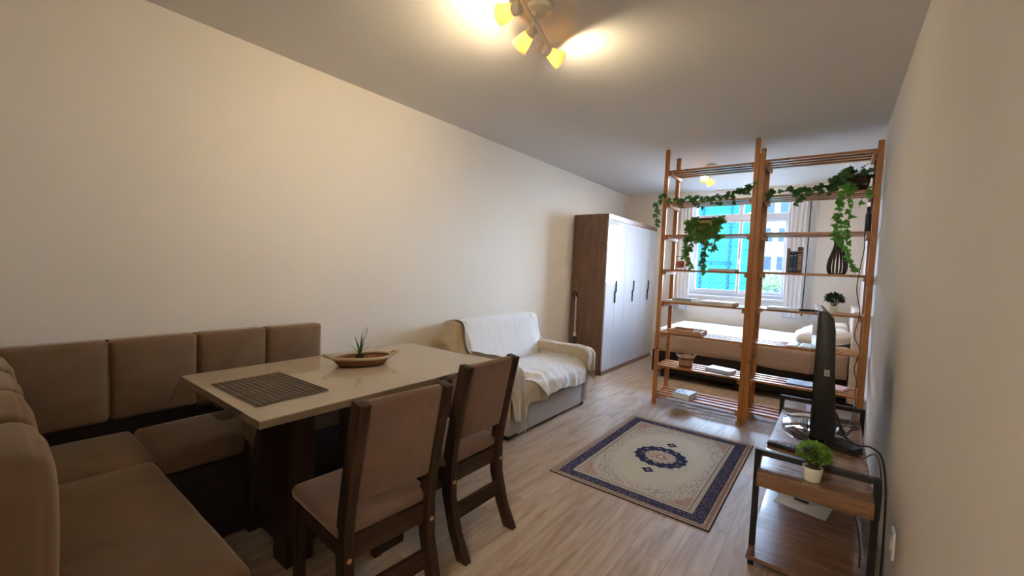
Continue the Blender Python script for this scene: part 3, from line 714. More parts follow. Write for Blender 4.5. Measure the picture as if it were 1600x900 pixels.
# ------------------------------------------------------------------ bed
t = thing('bed', 'low bed with dark base and beige fabric sides behind the shelves', 'bed', (0, 0, 0))
bX0, bX1, bY0, bY1 = -1.835, .17, 5.50, 6.70
MB().box((bX0, bY0, .08), (bX1, bY1, .36), .012).build('base', M['beddark'], t)
for x in (bX0 + .12, (bX0 + bX1) / 2, bX1 - .12):
    for y in (bY0 + .12, bY1 - .12): MB().box((x - .03, y - .03, 0), (x + .03, y + .03, .09), .004).build('leg', M['black'], t)
def skirtf(u, v):
    x = bX0 + .03 + u * (bX1 - bX0 - .04); zb = .345 + .018 * noise.noise(Vector((x * 3, 1, 0))) - .02 * math.sin(x * 2.2 + 1.0)
    return Vector((x, bY0 - .012 - .004 * math.sin(x * 40) * (1 - v), zb + (.60 - zb) * v))
mb = MB().sheet(skirtf, 90, 5); mb.build('valance', M['boxspring'], t, smooth='full', solid=.004)
MB().cushion((bX0 + .01, bY0, .36), (bX1, bY1, .595), .03, n=10).build('mattress', M['boxspring'], t, smooth='full')
MB().cushion((bX1 + .005, bY0 - .05, .1), (XR - .006, bY1 + .03, 1.05), .02, (.004, 0, 0), n=8).build('headboard', plain('beige headboard', (.62, .52, .45), .8), t, smooth='full')
def sheetf(u, v):
    x = bX0 + .015 + u * (bX1 - bX0 - .02); y = bY0 - .002 + v * (bY1 - bY0 + .002)
    ex = min(x - bX0, 1); ey = min(y - bY0, bY1 - y); d = min(ex, ey, .09) / .09
    z = .588 + .055 * math.sin(min(1, max(d, 0)) * PI / 2) + .014 * noise.noise(Vector((x * 3, y * 4, 2))) * d + .008 * abs(noise.noise(Vector((x * 5, y * 11, 8)))) * d
    return Vector((x, y, z))
tag(MB().sheet(sheetf, 90, 60).build('bed_sheet', M['sheet'], smooth='full', solid=.006), 'rumpled white sheet spread over the mattress', 'sheet')
def pillow(x, y, z, rx, rz, sx_, sy_, label):
    o = MB().cushion((-sx_ / 2, -sy_ / 2, -.05), (sx_ / 2, sy_ / 2, .05), .048, (0, 0, .045), 10, wob=.010, M=Matrix.Translation((x, y, z)) @ Matrix.Rotation(rz, 4, 'Z') @ Matrix.Rotation(rx, 4, 'Y')).build('pillow', M['pillow'], smooth='full')
    tag(o, label, 'pillow', 'pillows on the bed')
pillow(-.07, 5.80, .72, math.radians(-8), .08, .50, .50, 'cream pillow at the near side of the bed')
pillow(-.06, 6.34, .73, math.radians(-14), -.05, .50, .48, 'cream pillow at the far side of the bed, by the window wall')

# ------------------------------------------------------------------ shelving
TZ = [.105, .405, .745, 1.062, 1.392, 1.742, 2.072, 2.388]     # top faces of the shelves
YS, SDp = 4.356, .405
def shelving(x0, x1, ztop, tiers, label, name):
    t = thing(name, label, 'shelf', (x0, YS, 0)); Wd = x1 - x0; pw = .040
    for xx in (0, Wd - pw):
        for yy in (0, SDp - .028): MB().box((xx, yy, 0), (xx + pw, yy + .028, ztop), .003).build('post', M['pine_z'], t)
    for z in tiers:
        mb = MB()
        for k in range(4):
            y = .032 + k * (SDp - .064 - .050) / 3; mb.box((pw * .15, y, z - .018), (Wd - pw * .15, y + .050, z), .003)
        sh = mb.build('shelf_slats', M['pine_x'], t)
        for xx in (pw + .001, Wd - pw - .023): MB().box((xx, .02, z - .052), (xx + .022, SDp - .02, z - .0185), .002).build('batten', M['pine_y'], sh)
    return t
shelving(-1.432, -.598, 2.592, TZ, 'tall open pine slat shelving unit with extended posts, on the wardrobe side', 'shelving_unit')
shelving(-.596, .245, 2.452, [z + .008 for z in TZ], 'tall open pine slat shelving unit touching the wall behind the television', 'shelving_unit')

def hardbook(name, loc, size, m, label, rz=0, upright=False, group=None, tilt=0, pages='paper'):
    # size: length (spine), depth, thickness ; lying flat unless upright
    L, Dp, T = size; t = thing(name, label, 'book', loc, rz, group)
    R_ = Matrix.Rotation(tilt, 4, 'Y')
    if upright:   # x thickness, z length, y depth
        MB().box((0, .004, .003), (T, Dp - .004, L - .003), 0, M=R_ @ Matrix.Translation((0, 0, 0))).build('pages', M[pages], t).scale = (.8, 1, 1)
        t.children[0].location.x = T * .1
        mb = MB(); mb.box((0, 0, 0), (.0025, Dp, L), .001, M=R_); mb.box((T - .0025, 0, 0), (T, Dp, L), .001, M=R_); mb.box((.0025, 0, 0), (T - .0025, .003, L), .001, M=R_); mb.build('cover', m, t)
    else:
        MB().box((-L / 2 + .004, -Dp / 2 + .003, .0025), (L / 2 - .004, Dp / 2 - .004, T - .0025)).build('pages', M[pages], t)
        mb = MB(); mb.box((-L / 2, -Dp / 2, 0), (L / 2, Dp / 2, .0025), .001); mb.box((-L / 2, -Dp / 2, T - .0025), (L / 2, Dp / 2, T), .001); mb.box((-L / 2, -Dp / 2, .0025), (L / 2, -Dp / 2 + .003, T - .0025)); mb.build('cover', m, t)
    return t
def text(s, size, m, parent, loc, rot, ext=.0004, name='lettering'):
    c = bpy.data.curves.new('t', 'FONT'); c.body = s; c.size = size; c.extrude = ext; c.align_x = 'CENTER'; c.align_y = 'CENTER'
    o = bpy.data.objects.new('t', c); COL.objects.link(o); bpy.context.view_layer.update()
    me = bpy.data.meshes.new_from_object(o); bpy.data.objects.remove(o); me.materials.clear(); me.materials.append(m)
    q = bpy.data.objects.new(name, me); COL.objects.link(q); q.parent = parent; q.location = loc; q.rotation_euler = rot; return q

# bottom shelf: thick black and white patterned book
b = hardbook('patterned_book', (-1.13, 4.44, TZ[0]), (.17, .20, .058), M['black'], 'thick book with black cover and rows of white blocks on the bottom shelf', rz=-.12, pages='whitepaper')
mb = MB(); rnd = random.Random(11)
for r in range(5):
    x = -.078
    while x < .068:
        w_ = rnd.choice((.012, .016, .022)); 
        if rnd.random() < .82: mb.box((x, -.085 + r * .036, .0575), (min(x + w_, .078), -.085 + r * .036 + .014, .0586))
        x += w_ + .005
mb.build('white_lettering', M['whitepaper'], b)
MB().box((-.083, -.1008, .004), (.083, -.099, .054)).build('page_edge', M['whitepaper'], b)
# wooden bucket
t = thing('wooden_bucket', 'small wooden slatted bucket with a handle on the second shelf up', 'bucket', (-1.155, 4.50, TZ[1]), .35)
mb = MB(); nst = 18
for k in range(nst):
    a = 2 * PI * k / nst; c, s_ = math.cos(a), math.sin(a); hw = .0115
    def P(r, z, off): return (c * r - s_ * off, s_ * r + c * off, z)
    vs = [mb.bm.verts.new(p) for p in (P(.058, 0, -hw * .8), P(.058, 0, hw * .8), P(.078, .115, hw * 1.12), P(.078, .115, -hw * 1.12), P(.052, 0, -hw * .8), P(.052, 0, hw * .8), P(.072, .115, hw * 1.12), P(.072, .115, -hw * 1.12))]
    for q in ((0, 1, 2, 3), (7, 6, 5, 4), (0, 4, 5, 1), (1, 5, 6, 2), (2, 6, 7, 3), (3, 7, 4, 0)): mb.bm.faces.new([vs[i] for i in q])
mb.build('staves', M['traywood'], t)
MB().lathe([(0, .004), (.053, .004), (.053, .010), (0, .010)], (0, 0, 0), 24).build('bottom', M['traywood'], t)
for z, r in ((.012, .0625), (.088, .0755)):
    MB().lathe([(r - .002, z - .006), (r + .001, z - .006), (r + .0025, z + .006), (r - .0005, z + .006), (r - .002, z - .006)], (0, 0, 0), 32).build('hoop', M['darkwicker'], t)
MB().tube(spline([(-.082, 0, .105), (-.095, -.02, .135), (-.05, -.07, .12), (0, -.088, .112), (.05, -.07, .125), (.095, -.02, .14), (.082, 0, .105)], 5), .0045, 6).build('bail_handle', M['traywood'], t)
MB().tube(spline([(0, .075, .10), (.0, .078, .15), (.02, .078, .165), (.04, .075, .15), (.035, .072, .11)], 4), .003, 6).build('loop', M['traywood'], t)
hardbook('blue_book', (-.835, 4.56, TZ[1]), (.235, .16, .032), M['bluecover'], 'pale blue hardback lying on the second shelf up beside the bucket', rz=-.22, pages='whitepaper')
# tray with glass
t = thing('wooden_tray', 'shallow light wood tray with raised sides on the third shelf up', 'tray', (-1.155, 4.50, TZ[2]), .0)
mb = MB(); mb.box((-.15, -.13, 0), (.15, .13, .006)); mb.build('tray_floor', M['traywood'], t)
for a, b_ in (((-.155, -.14, 0), (.155, -.13, .045)), ((-.155, .13, 0), (.155, .14, .045)), ((-.155, -.13, 0), (-.145, .13, .045)), ((.145, -.13, 0), (.155, .13, .045))): MB().box(a, b_, .002).build('tray_side', M['traywood'], t)
t = thing('glass_cup', 'upturned round glass cup standing in the wooden tray', 'cup', (-1.06, 4.46, TZ[2] + .0065))
MB().lathe([(.036, 0), (.037, .004), (.033, .035), (.022, .052), (0, .058)], (0, 0, 0), 24).build('bowl', M['pot'], t, smooth=True)
MB().lathe([(.016, .053), (.018, .060), (.016, .062), (0, .0615)], (0, 0, 0), 20).build('foot_ring', M['pot'], t, smooth=True)
# fourth shelf: flat books
hardbook('large_grey_book', (-1.20, 4.56, TZ[3]), (.36, .27, .016), M['paper'], 'large thin grey book at the bottom of the little pile at the wardrobe end', rz=-.05)
hardbook('white_book', (-1.205, 4.53, TZ[3] + .0165), (.19, .20, .028), M['grey'], 'white and grey book topmost of the little pile at the wardrobe end', rz=-.08, pages='whitepaper')
lb = hardbook('lettered_book', (-.88, 4.50, TZ[3]), (.30, .25, .036), M['whitepaper'], 'thick white book with dark lettering on its spine, lying flat below the window', rz=-.06)
text('CASABLANCA', .030, M['slate'], lb, (-.03, -.1256, .018), (PI / 2, 0, 0))
# fifth shelf
hardbook('closed_white_book', (-.86, 4.50, TZ[4]), (.24, .18, .022), M['whitepaper'], 'white book lying flat under the trailing plant, below the window glass', rz=-.03)
t = thing('copper_holder', 'small copper tealight holder hanging in a square wire stand', 'candle holder', (-1.275, 4.54, TZ[4]))
MB().lathe([(0, .022), (.034, .022), (.042, .030), (.046, .090), (.043, .090), (.040, .034), (0, .03)], (0, 0, 0), 24).build('cup', M['copper'], t, smooth=True)
mb = MB()
for a, b_ in (((-.05, 0, 0), (-.05, 0, .14)), ((.05, 0, 0), (.05, 0, .14)), ((-.05, 0, .14), (.05, 0, .14)), ((-.05, 0, .001), (.05, 0, .001)), ((-.05, -.03, .002), (-.05, .03, .002)), ((.05, -.03, .002), (.05, .03, .002)), ((-.05, 0, .06), (-.04, 0, .06)), ((.05, 0, .06), (.04, 0, .06))): mb.tube([a, b_], .003, 6)
mb.build('wire_stand', M['darkwicker'], t)
# upright books on the right unit
zr = TZ[4] + .008
x = -.345
for nm, th, h_, m, lab in (('tan_book', .016, .215, 'brownbook', 'thin tan book standing upright, nearest the shelf middle'), ('navy_book', .030, .185, 'navy', 'navy book standing upright beside the thin tan one'), ('navy_book', .028, .187, 'navy', 'navy book standing upright, touching the maroon one'), ('maroon_book', .036, .225, 'redbook', 'tall maroon book standing upright at the vase end of the row')):
    bk = hardbook(nm, (x, 4.42, zr), (h_, .15, th), M[m], lab, upright=True, group='upright books on the fifth shelf')
    mb = MB()
    for z in (.03, h_ - .04): mb.box((.004, -.001, z), (th - .004, .0002, z + .005))
    if nm == 'maroon_book':
        for k in range(9): mb.box((.005, -.001, .045 + k * .014), (th - .005, .0002, .050 + k * .014))
    mb.build('spine_bands', M['paper'] if nm != 'tan_book' else M['redbook'], bk); x += th + .001
# slatted vase
t = thing('slatted_vase', 'dark brown bottle-shaped vase made of curved vertical slats', 'vase', (.010, 4.52, zr))
prof = [(.040, 0), (.058, .015), (.066, .06), (.062, .11), (.046, .17), (.032, .22), (.027, .26), (.030, .31)]
mb = MB()
for k in range(16):
    a = 2 * PI * k / 16; c, s_ = math.cos(a), math.sin(a)
    pts = spline([(c * r, s_ * r, z) for r, z in prof], 3); mb.tube(pts, [.0088 - .0030 * abs(i / (len(pts) - 1) - .45) for i in range(len(pts))], 6, flat=1.0)
mb.build('slats', M['vasewood'], t, smooth='full')
MB().lathe([(0, 0), (.045, 0), (.047, .008), (0, .008)], (0, 0, 0), 24).build('base', M['vasewood'], t)
MB().lathe([(.024, .302), (.035, .302), (.035, .314), (.024, .314), (.024, .302)], (0, 0, 0), 24).build('rim', M['vasewood'], t)
# dark bottle on the sixth shelf
t = thing('slim_bottle', 'slim matt black bottle standing on the sixth shelf near the wall', 'bottle', (.185, 4.44, TZ[5] + .008))
MB().lathe([(0, 0), (.018, 0), (.020, .006), (.020, .13), (.016, .150), (.0, .151)], (0, 0, 0), 20).build('body', M['black'], t, smooth=True)
MB().lathe([(0, .1515), (.013, .1515), (.013, .195), (.010, .20), (0, .20)], (0, 0, 0), 20).build('cap', M['blackmetal'], t, smooth=True)
# fourth shelf right
zr = TZ[3] + .008
hardbook('flat_white_book', (-.375, 4.48, zr), (.175, .24, .022), M['whitepaper'], 'white book lying alone on the fourth shelf beside the middle posts', rz=.0)
t = thing('black_remote', 'short black gadget lying on the fourth shelf just beside the top of the television', 'remote control', (-.175, 4.50, zr), .3)
MB().box((-.06, -.018, 0), (.06, .018, .018), .005).build('case', M['black'], t)
MB().box((-.045, -.010, .0182), (.030, .010, .0200), .001).build('keypad', M['grey'], t)
def bushy(name, label, loc, r, zc, n_, size, m, potr, poth, seed, flowers=0):
    t = thing(name, label, 'plant', loc); rnd = random.Random(seed)
    MB().lathe([(0, 0), (potr * .78, 0), (potr * .80, .002), (potr, poth), (potr * .93, poth), (potr * .88, poth * .86), (0, poth * .86)], (0, 0, 0), 28).build('pot', M['pot'], t, smooth=True)
    MB().lathe([(0, poth * .865), (potr * .87, poth * .865), (potr * .5, poth * .95), (0, poth * .97)], (0, 0, 0), 20).build('soil', M['soil'], t)
    mb = MB(); st_ = MB()
    for i in range(n_):
        th = rnd.uniform(0, 2 * PI); ph = rnd.uniform(-.35, 1) ; d = Vector((math.cos(th) * math.sqrt(max(0, 1 - ph * ph)), math.sin(th) * math.sqrt(max(0, 1 - ph * ph)), ph))
        rr = r * rnd.uniform(.55, 1.0) * (1 + .15 * noise.noise(d * 3)); p = Vector((0, 0, zc)) + Vector((d.x * rr, d.y * rr, d.z * rr * .85))
        mb.leaf(p, d + Vector((rnd.uniform(-.6, .6), rnd.uniform(-.6, .6), rnd.uniform(-.2, .7))), (rnd.uniform(-1, 1), rnd.uniform(-1, 1), 1), size * rnd.uniform(.7, 1.25), OVAL)
        if i % 12 == 0: st_.tube([(d.x * potr * .3, d.y * potr * .3, poth * .9), p], .0011, 4, False)
    mb.build('foliage', M[m], t); st_.build('stems', M['stem'], t)
    if flowers:
        for i in range(flowers):
            th = rnd.uniform(0, 2 * PI); d = Vector((math.cos(th) * .75, math.sin(th) * .75, rnd.uniform(.2, .8))).normalized(); c = Vector((0, 0, zc)) + d * r * 1.0; f = MB()
            for j in range(12): f.leaf(c, (rnd.uniform(-1, 1), rnd.uniform(-1, 1), rnd.uniform(-.2, 1)), (0, 0, 1), .014, OVAL)
            f.build('flower', M['purple'], t)
    return t
bushy('potted_plant', 'dark leafy plant in a white pot on the fourth shelf behind the television', (.010, 4.50, zr), .055, .115, 420, .026, 'box2', .034, .062, 5)
# third shelf right: open book; second shelf right: magazines
zr = TZ[2] + .008
t = thing('open_book', 'open book lying face up on the third shelf beside the television', 'book', (-.205, 4.53, zr), -.03)
MB().box((-.098, -.13, 0), (.098, .13, .003), .001).build('cover', M['brownbook'], t)
for sg in (-1, 1):
    MB().prism([(0, .0035), (sg * .092, .0035), (sg * .092, .010), (sg * .05, .017), (sg * .015, .018), (0, .010)], -.125, .125, 'y').build('pages', M['whitepaper'], t)
zr = TZ[1] + .008
hardbook('slate_magazine', (-.205, 4.57, zr), (.16, .22, .010), M['slate'], 'slate blue magazine on the second shelf beside the television', rz=-.03)
hardbook('pink_magazine', (.07, 4.60, zr), (.14, .20, .016), M['pink'], 'pink booklet on the second shelf, on the wall side of the television', rz=-.35)

# ------------------------------------------------------------------ ivy
def vine_leaves(mb, pts, dens, size, rnd, spread, shape=IVY, out_=Vector((0, -1, .15)), droop=.6):
    for i in range(len(pts) - 1):
        a, b = pts[i], pts[i + 1]; L = (b - a).length; k = L * dens; k = int(k) + (rnd.random() < k - int(k))
        for _ in range(k):
            p = a.lerp(b, rnd.random()) + Vector((rnd.uniform(-1, 1), rnd.uniform(-1, .6), rnd.uniform(-1, 1))) * spread
            tip = Vector((rnd.uniform(-1, 1), rnd.uniform(-.7, .3), rnd.uniform(-1, .5) - droop * .4))
            mb.leaf(p, tip, out_ + Vector((rnd.uniform(-.6, .6), rnd.uniform(-.2, .2), rnd.uniform(-.3, .7))), size * rnd.uniform(.75, 1.2), shape)
rnd = random.Random(21)
t = thing('ivy_garland', 'long ivy garland trailing along the seventh shelf of the wardrobe-side unit', 'garland', (0, 0, 0))
zt7 = TZ[6]
path = spline([(-1.475, 4.335, 1.84), (-1.485, 4.33, 1.95), (-1.47, 4.33, 2.06), (-1.44, 4.335, 2.125), (-1.35, 4.345, 2.095), (-1.2, 4.36, 2.088), (-1.05, 4.36, 2.090), (-.9, 4.36, 2.10), (-.78, 4.35, 2.115), (-.68, 4.335, 2.16), (-.62, 4.33, 2.20)], 5)
sub = [spline([(-1.30, 4.35, 2.09), (-1.26, 4.325, 2.03), (-1.20, 4.32, 1.985)], 4), spline([(-1.16, 4.345, 2.09), (-1.10, 4.322, 2.02), (-1.03, 4.32, 1.985)], 4), spline([(-1.0, 4.345, 2.09), (-.94, 4.322, 2.03), (-.86, 4.32, 2.015)], 4), spline([(-.82, 4.345, 2.10), (-.79, 4.322, 2.05), (-.77, 4.32, 2.02)], 4)]
mb = MB(); mb.tube(path, .0022, 5)
for s_ in sub: mb.tube(s_, .0015, 5)
mb.build('vine', M['stem'], t)
mb = MB(); vine_leaves(mb, path, 62, .046, rnd, .020); 
for s_ in sub: vine_leaves(mb, s_, 45, .042, rnd, .012)
vine_leaves(mb, spline([(-.75, 4.34, 2.11), (-.62, 4.33, 2.17)], 3), 60, .055, rnd, .03)
mb.build('leaves', M['ivy'], t)
t = thing('potted_ivy', 'trailing ivy in a dark wicker basket on the seventh shelf near the wall', 'plant', (0, 0, 0))
px, py, pz = .105, 4.50, TZ[6] + .008
MB().lathe([(0, 0), (.058, 0), (.062, .004), (.082, .125), (.076, .125), (.070, .105), (0, .105)], (px, py, pz), 28).build('basket', M['darkwicker'], t, smooth=True)
paths = [spline([(px, py, pz + .11), (.02, 4.42, 2.24), (-.06, 4.35, 2.17), (-.18, 4.335, 2.12), (-.30, 4.335, 2.11), (-.42, 4.335, 2.09), (-.53, 4.335, 2.115)], 5),
         spline([(px, py, pz + .11), (.00, 4.42, 2.21), (-.10, 4.345, 2.12), (-.24, 4.33, 2.07), (-.30, 4.325, 1.99)], 5),
         spline([(px, py, pz + .11), (.05, 4.38, 2.16), (.005, 4.33, 2.04), (-.005, 4.325, 1.88), (.0, 4.325, 1.72), (.03, 4.325, 1.62)], 6),
         spline([(px, py, pz + .11), (.07, 4.37, 2.16), (.058, 4.33, 2.04), (.06, 4.325, 1.88), (.062, 4.325, 1.72), (.065, 4.325, 1.60), (.10, 4.325, 1.48), (.13, 4.325, 1.40)], 6),
         spline([(px, py, pz + .11), (.14, 4.38, 2.19), (.155, 4.34, 2.08), (.13, 4.335, 2.0), (.12, 4.33, 1.93)], 5)]
for i, P in enumerate(paths): MB().tube(P, .0018, 5).build('vine', M['stem'], t)
mb = MB(); vine_leaves(mb, paths[0], 44, .060, rnd, .028); vine_leaves(mb, paths[1], 45, .055, rnd, .025)
for k in range(38):
    a = rnd.uniform(0, 2 * PI); r = rnd.uniform(.02, .11); p = Vector((px + r * math.cos(a), py + r * math.sin(a) * .9, pz + .12 + rnd.uniform(0, .07)))
    mb.leaf(p, (math.cos(a), math.sin(a), rnd.uniform(-.4, .5)), (rnd.uniform(-.5, .5), -.6, .8), .062 * rnd.uniform(.7, 1.2), IVY)
for k in range(16):
    p = Vector((rnd.uniform(-.06, .045), rnd.uniform(4.33, 4.42), rnd.uniform(2.09, 2.20))); mb.leaf(p, (rnd.uniform(-1, 1), -.3, rnd.uniform(-1, .6)), (rnd.uniform(-.5, .5), -1, .4), .058 * rnd.uniform(.7, 1.2), IVY)
mb.build('leaves', M['ivy'], t)
mb = MB(); vine_leaves(mb, paths[2][8:], 75, .050, rnd, .012); vine_leaves(mb, paths[3][8:], 42, .048, rnd, .014); vine_leaves(mb, paths[4][8:], 30, .052, rnd, .02)
mb.build('young_leaves', M['ivy2'], t)
# trailing monstera planter
t = thing('trailing_planter', 'trailing swiss-cheese plant in a round wooden planter hanging over the sixth shelf', 'plant', (0, 0, 0))
px, py, pz = -1.015, 4.47, TZ[5]
MB().lathe([(0, 0), (.085, 0), (.09, .005), (.118, .145), (.118, .155), (.110, .155), (.104, .135), (0, .13)], (px, py, pz), 32).build('planter', M['traywood'], t, smooth=True)
MB().lathe([(.1165, .130), (.121, .130), (.123, .150), (.1185, .150), (.1165, .130)], (px, py, pz), 32).build('band', M['darkwicker'], t, smooth=True)
MB().tube(spline([(px - .115, py, pz + .15), (px - .09, py, pz + .185), (px, py - .02, pz + .2), (px + .09, py, pz + .185), (px + .115, py, pz + .15)], 5), .0022, 6).build('wire_handle', M['steel'], t)
mp = [spline([(px - .05, py, pz + .14), (px - .11, py - .10, pz + .13), (px - .135, 4.325, pz + .02), (px - .15, 4.315, 1.66), (px - .145, 4.315, 1.52), (px - .09, 4.315, 1.42)], 6),
      spline([(px, py - .02, pz + .14), (px - .06, 4.34, pz + .09), (px - .10, 4.31, pz - .03), (px - .12, 4.31, 1.62), (px - .10, 4.31, 1.56)], 6),
      spline([(px, py, pz + .14), (px + .02, 4.34, pz + .08), (px + .03, 4.31, pz - .06), (px + .02, 4.31, 1.60), (px + .01, 4.31, 1.46), (px + .03, 4.31, 1.37)], 6),
      spline([(px + .05, py, pz + .14), (px + .10, 4.36, pz + .12), (px + .12, 4.31, pz + .0), (px + .105, 4.31, 1.62), (px + .10, 4.31, 1.55)], 6)]
for P in mp: MB().tube(P, .0022, 5).build('vine', M['stem'], t)
mb = MB()
for P, d in zip(mp, (85, 60, 70, 55)): vine_leaves(mb, P[4:], d, .052, rnd, .020, MONS)
for k in range(105):
    x = px + rnd.uniform(-.15, .15); p = Vector((x, rnd.uniform(4.30, 4.36), rnd.uniform(pz - .02, pz + .10) + (.06 if abs(x - px) > .07 else -.045)))
    mb.leaf(p, (rnd.uniform(-1, 1), -.3, rnd.uniform(-1, .3)), (rnd.uniform(-.5, .5), -1, .5), .055 * rnd.uniform(.7, 1.2), MONS)
mb.build('leaves', M['monstera'], t)

# ------------------------------------------------------------------ rug
o = MB().cushion((-.497, -.730, -.003), (.497, .730, .003), .0028, n=20).build('rug', M['rug'])
o.location = (-.932, 3.110, .0035); o.rotation_euler = (0, 0, math.radians(-.4)); tag(o, 'cream oriental rug with navy border and round navy medallion on the floor', 'rug')

# ------------------------------------------------------------------ media console
cx0, cx1, cz = -.218, .178, .500
t = thing('media_console', 'low wooden media console with black metal hoop legs along the wall', 'console', (0, 0, 0))
MB().box((cx0, 2.125, cz - .014), (cx1, 3.66, cz), .001).build('top_board', M['deskwood'], t)
MB().box((cx0, 2.125, cz - .066), (cx1, 3.66, cz - .0145), .001).build('drawer_case', M['deskwood'], t)
MB().box((cx0 - .004, 2.18, cz - .062), (cx0 - .0005, 3.60, cz - .018), .001).build('drawer_front', M['deskwood'], t)
MB().box((cx0 - .024, 2.15, .078), (cx1 + .01, 3.60, .096), .001).build('lower_shelf', M['deskwood'], t)
for y in (2.255, 3.405):
    mb = MB(); mb.box((cx0 - .026, y - .013, 0), (cx0 - .001, y + .013, .556), .002); mb.box((cx1 + .001, y - .013, 0), (cx1 + .026, y + .013, .556), .002); mb.box((cx0 - .001, y - .013, .530), (cx1 + .001, y + .013, .556), .002)
    mb.box((cx0 - .001, y - .012, .06), (cx1 + .001, y + .012, .0775), .001)
    mb.build('hoop_leg', M['blackmetal'], t)
tag(MB().box((-.12, -.085, 0), (.12, .085, .002)).build('paper_sheet', M['paper']), 'cream sheet of paper lying on the lower shelf of the console', 'paper')
ps = bpy.data.objects['paper_sheet']; ps.location = (-.062, 2.83, .0965); ps.rotation_euler = (0, 0, -.18)
o = MB().box((-.035, -.008, 0), (.035, .008, .009), .003).build('pen', M['black']); o.location = (-.07, 2.87, .099); o.rotation_euler = (0, 0, -.1); tag(o, 'short black pen lying on the cream paper', 'pen')
# television, seen from its edge
t = thing('television', 'black flat television seen edge-on, facing the sofa from the console', 'television', (-.046, 2.635, cz), math.radians(3.4))
prof = [(0, .045), (0, .690), (.012, .695), (.035, .688), (.058, .660), (.068, .60), (.078, .40), (.100, .10), (.096, .050), (.08, .04)]
MB().prism(prof, 0, .66, 'y', .004).build('case', M['black'], t, smooth=True)
MB().box((-.006, -.006, .040), (-.0005, .666, .697), .002).build('bezel', M['blackgloss'], t)
MB().box((-.0075, .025, .075), (-.0062, .635, .670), .0005).build('screen', M['screen'], t)
MB().prism([(.001, .6905), (.012, .6955), (.035, .6885), (.058, .6605), (.059, .6625), (.036, .691), (.012, .698), (.001, .693)], .004, .656, 'y').build('top_reflection', M['reflection_grey'], t)  # grey strip stands in for the reflection along the black top edge
mb = MB()
for i in range(3):
    for j in range(2): mb.box((.035 + j * .012, -.0012, .37 + i * .011), (.045 + j * .012, -.0001, .379 + i * .011))
mb.build('rating_label', M['grey'], t)
MB().tube([(.05, .33, .012), (.05, .33, .10)], [.045, .035], 16).build('stand_neck', M['blackgloss'], t)
MB().lathe([(0, 0), (.150, 0), (.152, .004), (.145, .012), (.06, .022), (0, .023)], (.02, .33, 0), 48, 1.0, 1.85).build('stand_foot', M['blackgloss'], t, smooth=True)
# remote
t = thing('remote_control', 'black remote control lying on the console in front of the television', 'remote control', (-.135, 2.505, cz), math.radians(-6))
MB().box((-.085, -.024, 0), (.085, .024, .018), .006, 3).build('case', M['black'], t, smooth=True)
mb = MB()
for i in range(8):
    for j in range(3): mb.box((-.07 + i * .018, -.015 + j * .012, .0178), (-.06 + i * .018, -.007 + j * .012, .021), .001, 1)
mb.build('buttons', M['slate'], t)
t = thing('set_top_box', 'small black set-top box tangled in cables behind the television', 'set-top box', (.088, 2.70, cz), -.5)
MB().box((-.065, -.045, .002), (.065, .045, .030), .004).build('case', M['black'], t)
MB().box((-.05, -.0465, .010), (.05, -.0452, .022)).build('front_panel', M['blackgloss'], t)
MB().box((-.062, -.042, 0), (-.05, -.03, .002)).box((.05, .03, 0), (.062, .042, .002)).build('feet', M['grey'], t)
bushy('boxwood_plant', 'little boxwood plant with purple flowers in a white pot on the console end', (-.023, 2.195, cz + .0002), .058, .110, 1300, .0135, 'box', .037, .058, 8, flowers=5)
# cables
def cable(pts, r, label, name='cable', m='black'): tag(MB().tube(spline(pts, 8), r, 6).build(name, M[m], smooth='full'), label, 'cable')
z0 = cz + .004
cable([(.055, 2.93, .62), (.09, 2.88, .53), (.115, 2.78, .520), (.16, 2.72, z0 + .03), (.19, 2.66, z0 + .05), (.222, 2.58, z0 + .045), (.232, 2.48, .50), (.236, 2.42, .40), (.238, 2.40, .20), (.236, 2.38, .02)], .0045, 'thick black cable arching from the television over the console edge to the floor')
cable([(.05, 3.05, .60), (.08, 3.0, .54), (.12, 3.10, z0 + .01), (.165, 3.16, z0), (.15, 3.24, z0), (.10, 3.20, z0 + .01), (.07, 3.12, z0 + .02), (.06, 3.02, .56)], .003, 'thin black cable looping behind the television towards the shelves')
cable([(.06, 2.88, .58), (.095, 2.84, .53), (.15, 2.80, z0), (.17, 2.74, z0), (.155, 2.69, z0 + .002), (.11, 2.67, z0 + .035)], .003, 'thin black cable bending into the set-top box')
cable([(.12, 2.66, z0 + .012), (.16, 2.62, z0), (.195, 2.55, z0 + .055), (.214, 2.50, z0 + .03), (.224, 2.46, .42), (.222, 2.45, .30)], .0028, 'thin black cable dropping between console and wall')
cable([(.06, 2.95, .57), (.12, 3.10, .53), (.14, 3.30, .535), (.15, 3.38, .570), (.16, 3.46, .53), (.17, 3.9, .42), (.18, 4.20, .45), (.19, 4.318, .55), (.17, 4.316, .66), (.195, 4.318, .80), (.155, 4.318, .92), (.175, 4.318, 1.10), (.145, 4.318, 1.28), (.155, 4.318, 1.45), (.17, 4.318, 1.6), (.165, 4.318, 1.74), (.17, 4.36, 1.765)], .003, 'thin black wire climbing the front of the shelves up to the sixth shelf')
cable([(.02, 2.42, .40), (-.03, 2.40, .375), (-.02, 2.45, .37), (.03, 2.42, .385), (.10, 2.40, .36), (.14, 2.39, .30), (.16, 2.38, .20), (.165, 2.37, .104)], .0035, 'short black cable looped under the console top')

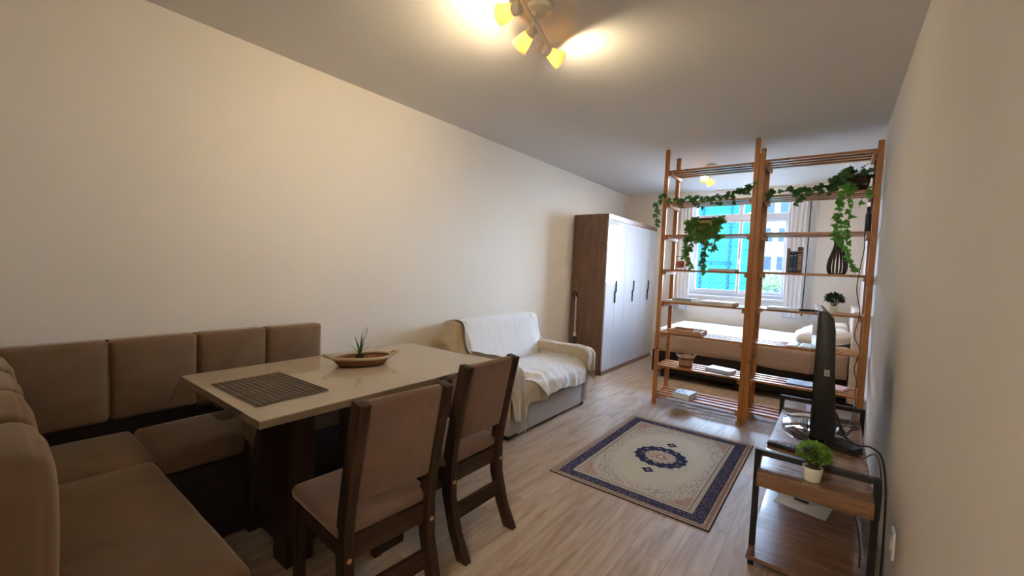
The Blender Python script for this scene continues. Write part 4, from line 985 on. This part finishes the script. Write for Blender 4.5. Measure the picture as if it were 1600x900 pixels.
# ------------------------------------------------------------------ ceiling spot lamps
def spot_head(par, base, d, L=.115, r0_=.026, r1_=.046):
    d = Vector(d).normalized(); q = d.to_track_quat('Z', 'Y').to_matrix().to_4x4(); Mx = Matrix.Translation(base) @ q
    sh = MB().lathe([(.0, .0), (.022, .0), (r0_, .004), (r0_ + .001, .03), (r0_ + .003, .032)], (0, 0, 0), 24)
    c = thing('spot_head', None, None); c.parent = par
    MB().lathe([(.0, .0), (.020, .0), (r0_, .006), (r0_, .040), (r0_ - .003, .040), (r0_ - .003, .01), (0, .008)], (0, 0, 0), 24, M=None).build('socket', M['lampmetal'], c, smooth=True).matrix_local = Mx
    MB().lathe([(r0_ + .0005, .036), (r0_ + .003, .045), (r1_, L), (r1_ - .002, L), (r0_ + .001, .046), (r0_ - .002, .036)], (0, 0, 0), 28).build('glass_shade', M['shade'], c, smooth=True).matrix_local = Mx
    MB().lathe([(0, .038), (.010, .040), (.014, .052), (.022, .075), (.024, .088), (.020, .102), (.010, .110), (0, .112)], (0, 0, 0), 20).build('bulb', M['bulb'], c, smooth='full').matrix_local = Mx
def ceiling_lamp(loc, rz, heads, label):
    t = thing('ceiling_spot_bar', label, 'lamp', loc, rz)
    MB().lathe([(0, -.026), (.055, -.026), (.060, -.022), (.060, 0), (0, 0)], (.035, 0, 0), 36).build('ceiling_rose', M['lampmetal'], t, smooth=True)
    MB().tube([(.018, 0, -.024), (.0, 0, -.05)], .008, 10).build('connector', M['lampmetal'], t)
    MB().box((-.012, -.225, -.060), (.012, .225, -.048), .003).build('bar', M['lampmetal'], t)
    for y, d in heads:
        j = MB().tube([(0, y, -.058), (0, y, -.085)], .006, 10); j.build('swivel', M['lampmetal'], t)
        spot_head(t, Vector((0, y, -.098)) - Vector(d).normalized() * .012, d)
    return t
ceiling_lamp((-1.235, 1.70, H), math.radians(14), [(-.17, (-1, .22, .06)), (.01, (-.85, .3, -.55)), (.20, (.65, .9, -.35))], 'cream ceiling lamp bar with three spot heads above the dining table')
ceiling_lamp((-1.22, 5.20, H), math.radians(14), [(-.17, (-.35, -.35, -1)), (.01, (-.45, .4, -1)), (.20, (.5, .6, -.8))], 'cream ceiling lamp bar with glowing spot heads above the bed')
# unseen globe lamp added behind the camera to brighten the right wall
t = thing('added_fill_lamp', 'unseen round ceiling lamp added behind the camera as fill light', 'lamp', (-.2, -.9, H))
MB().lathe([(0, -.02), (.08, -.02), (.085, 0), (0, 0)], (0, 0, 0), 32).build('rose', M['lampmetal'], t, smooth=True)
MB().lathe([(0, -.11), (.06, -.105), (.105, -.08), (.12, -.045), (.10, -.021), (0, -.0205)], (0, 0, 0), 32).build('globe', emis('added fill globe', (1.0, .92, .76), ADDED_FILL), t, smooth='full')
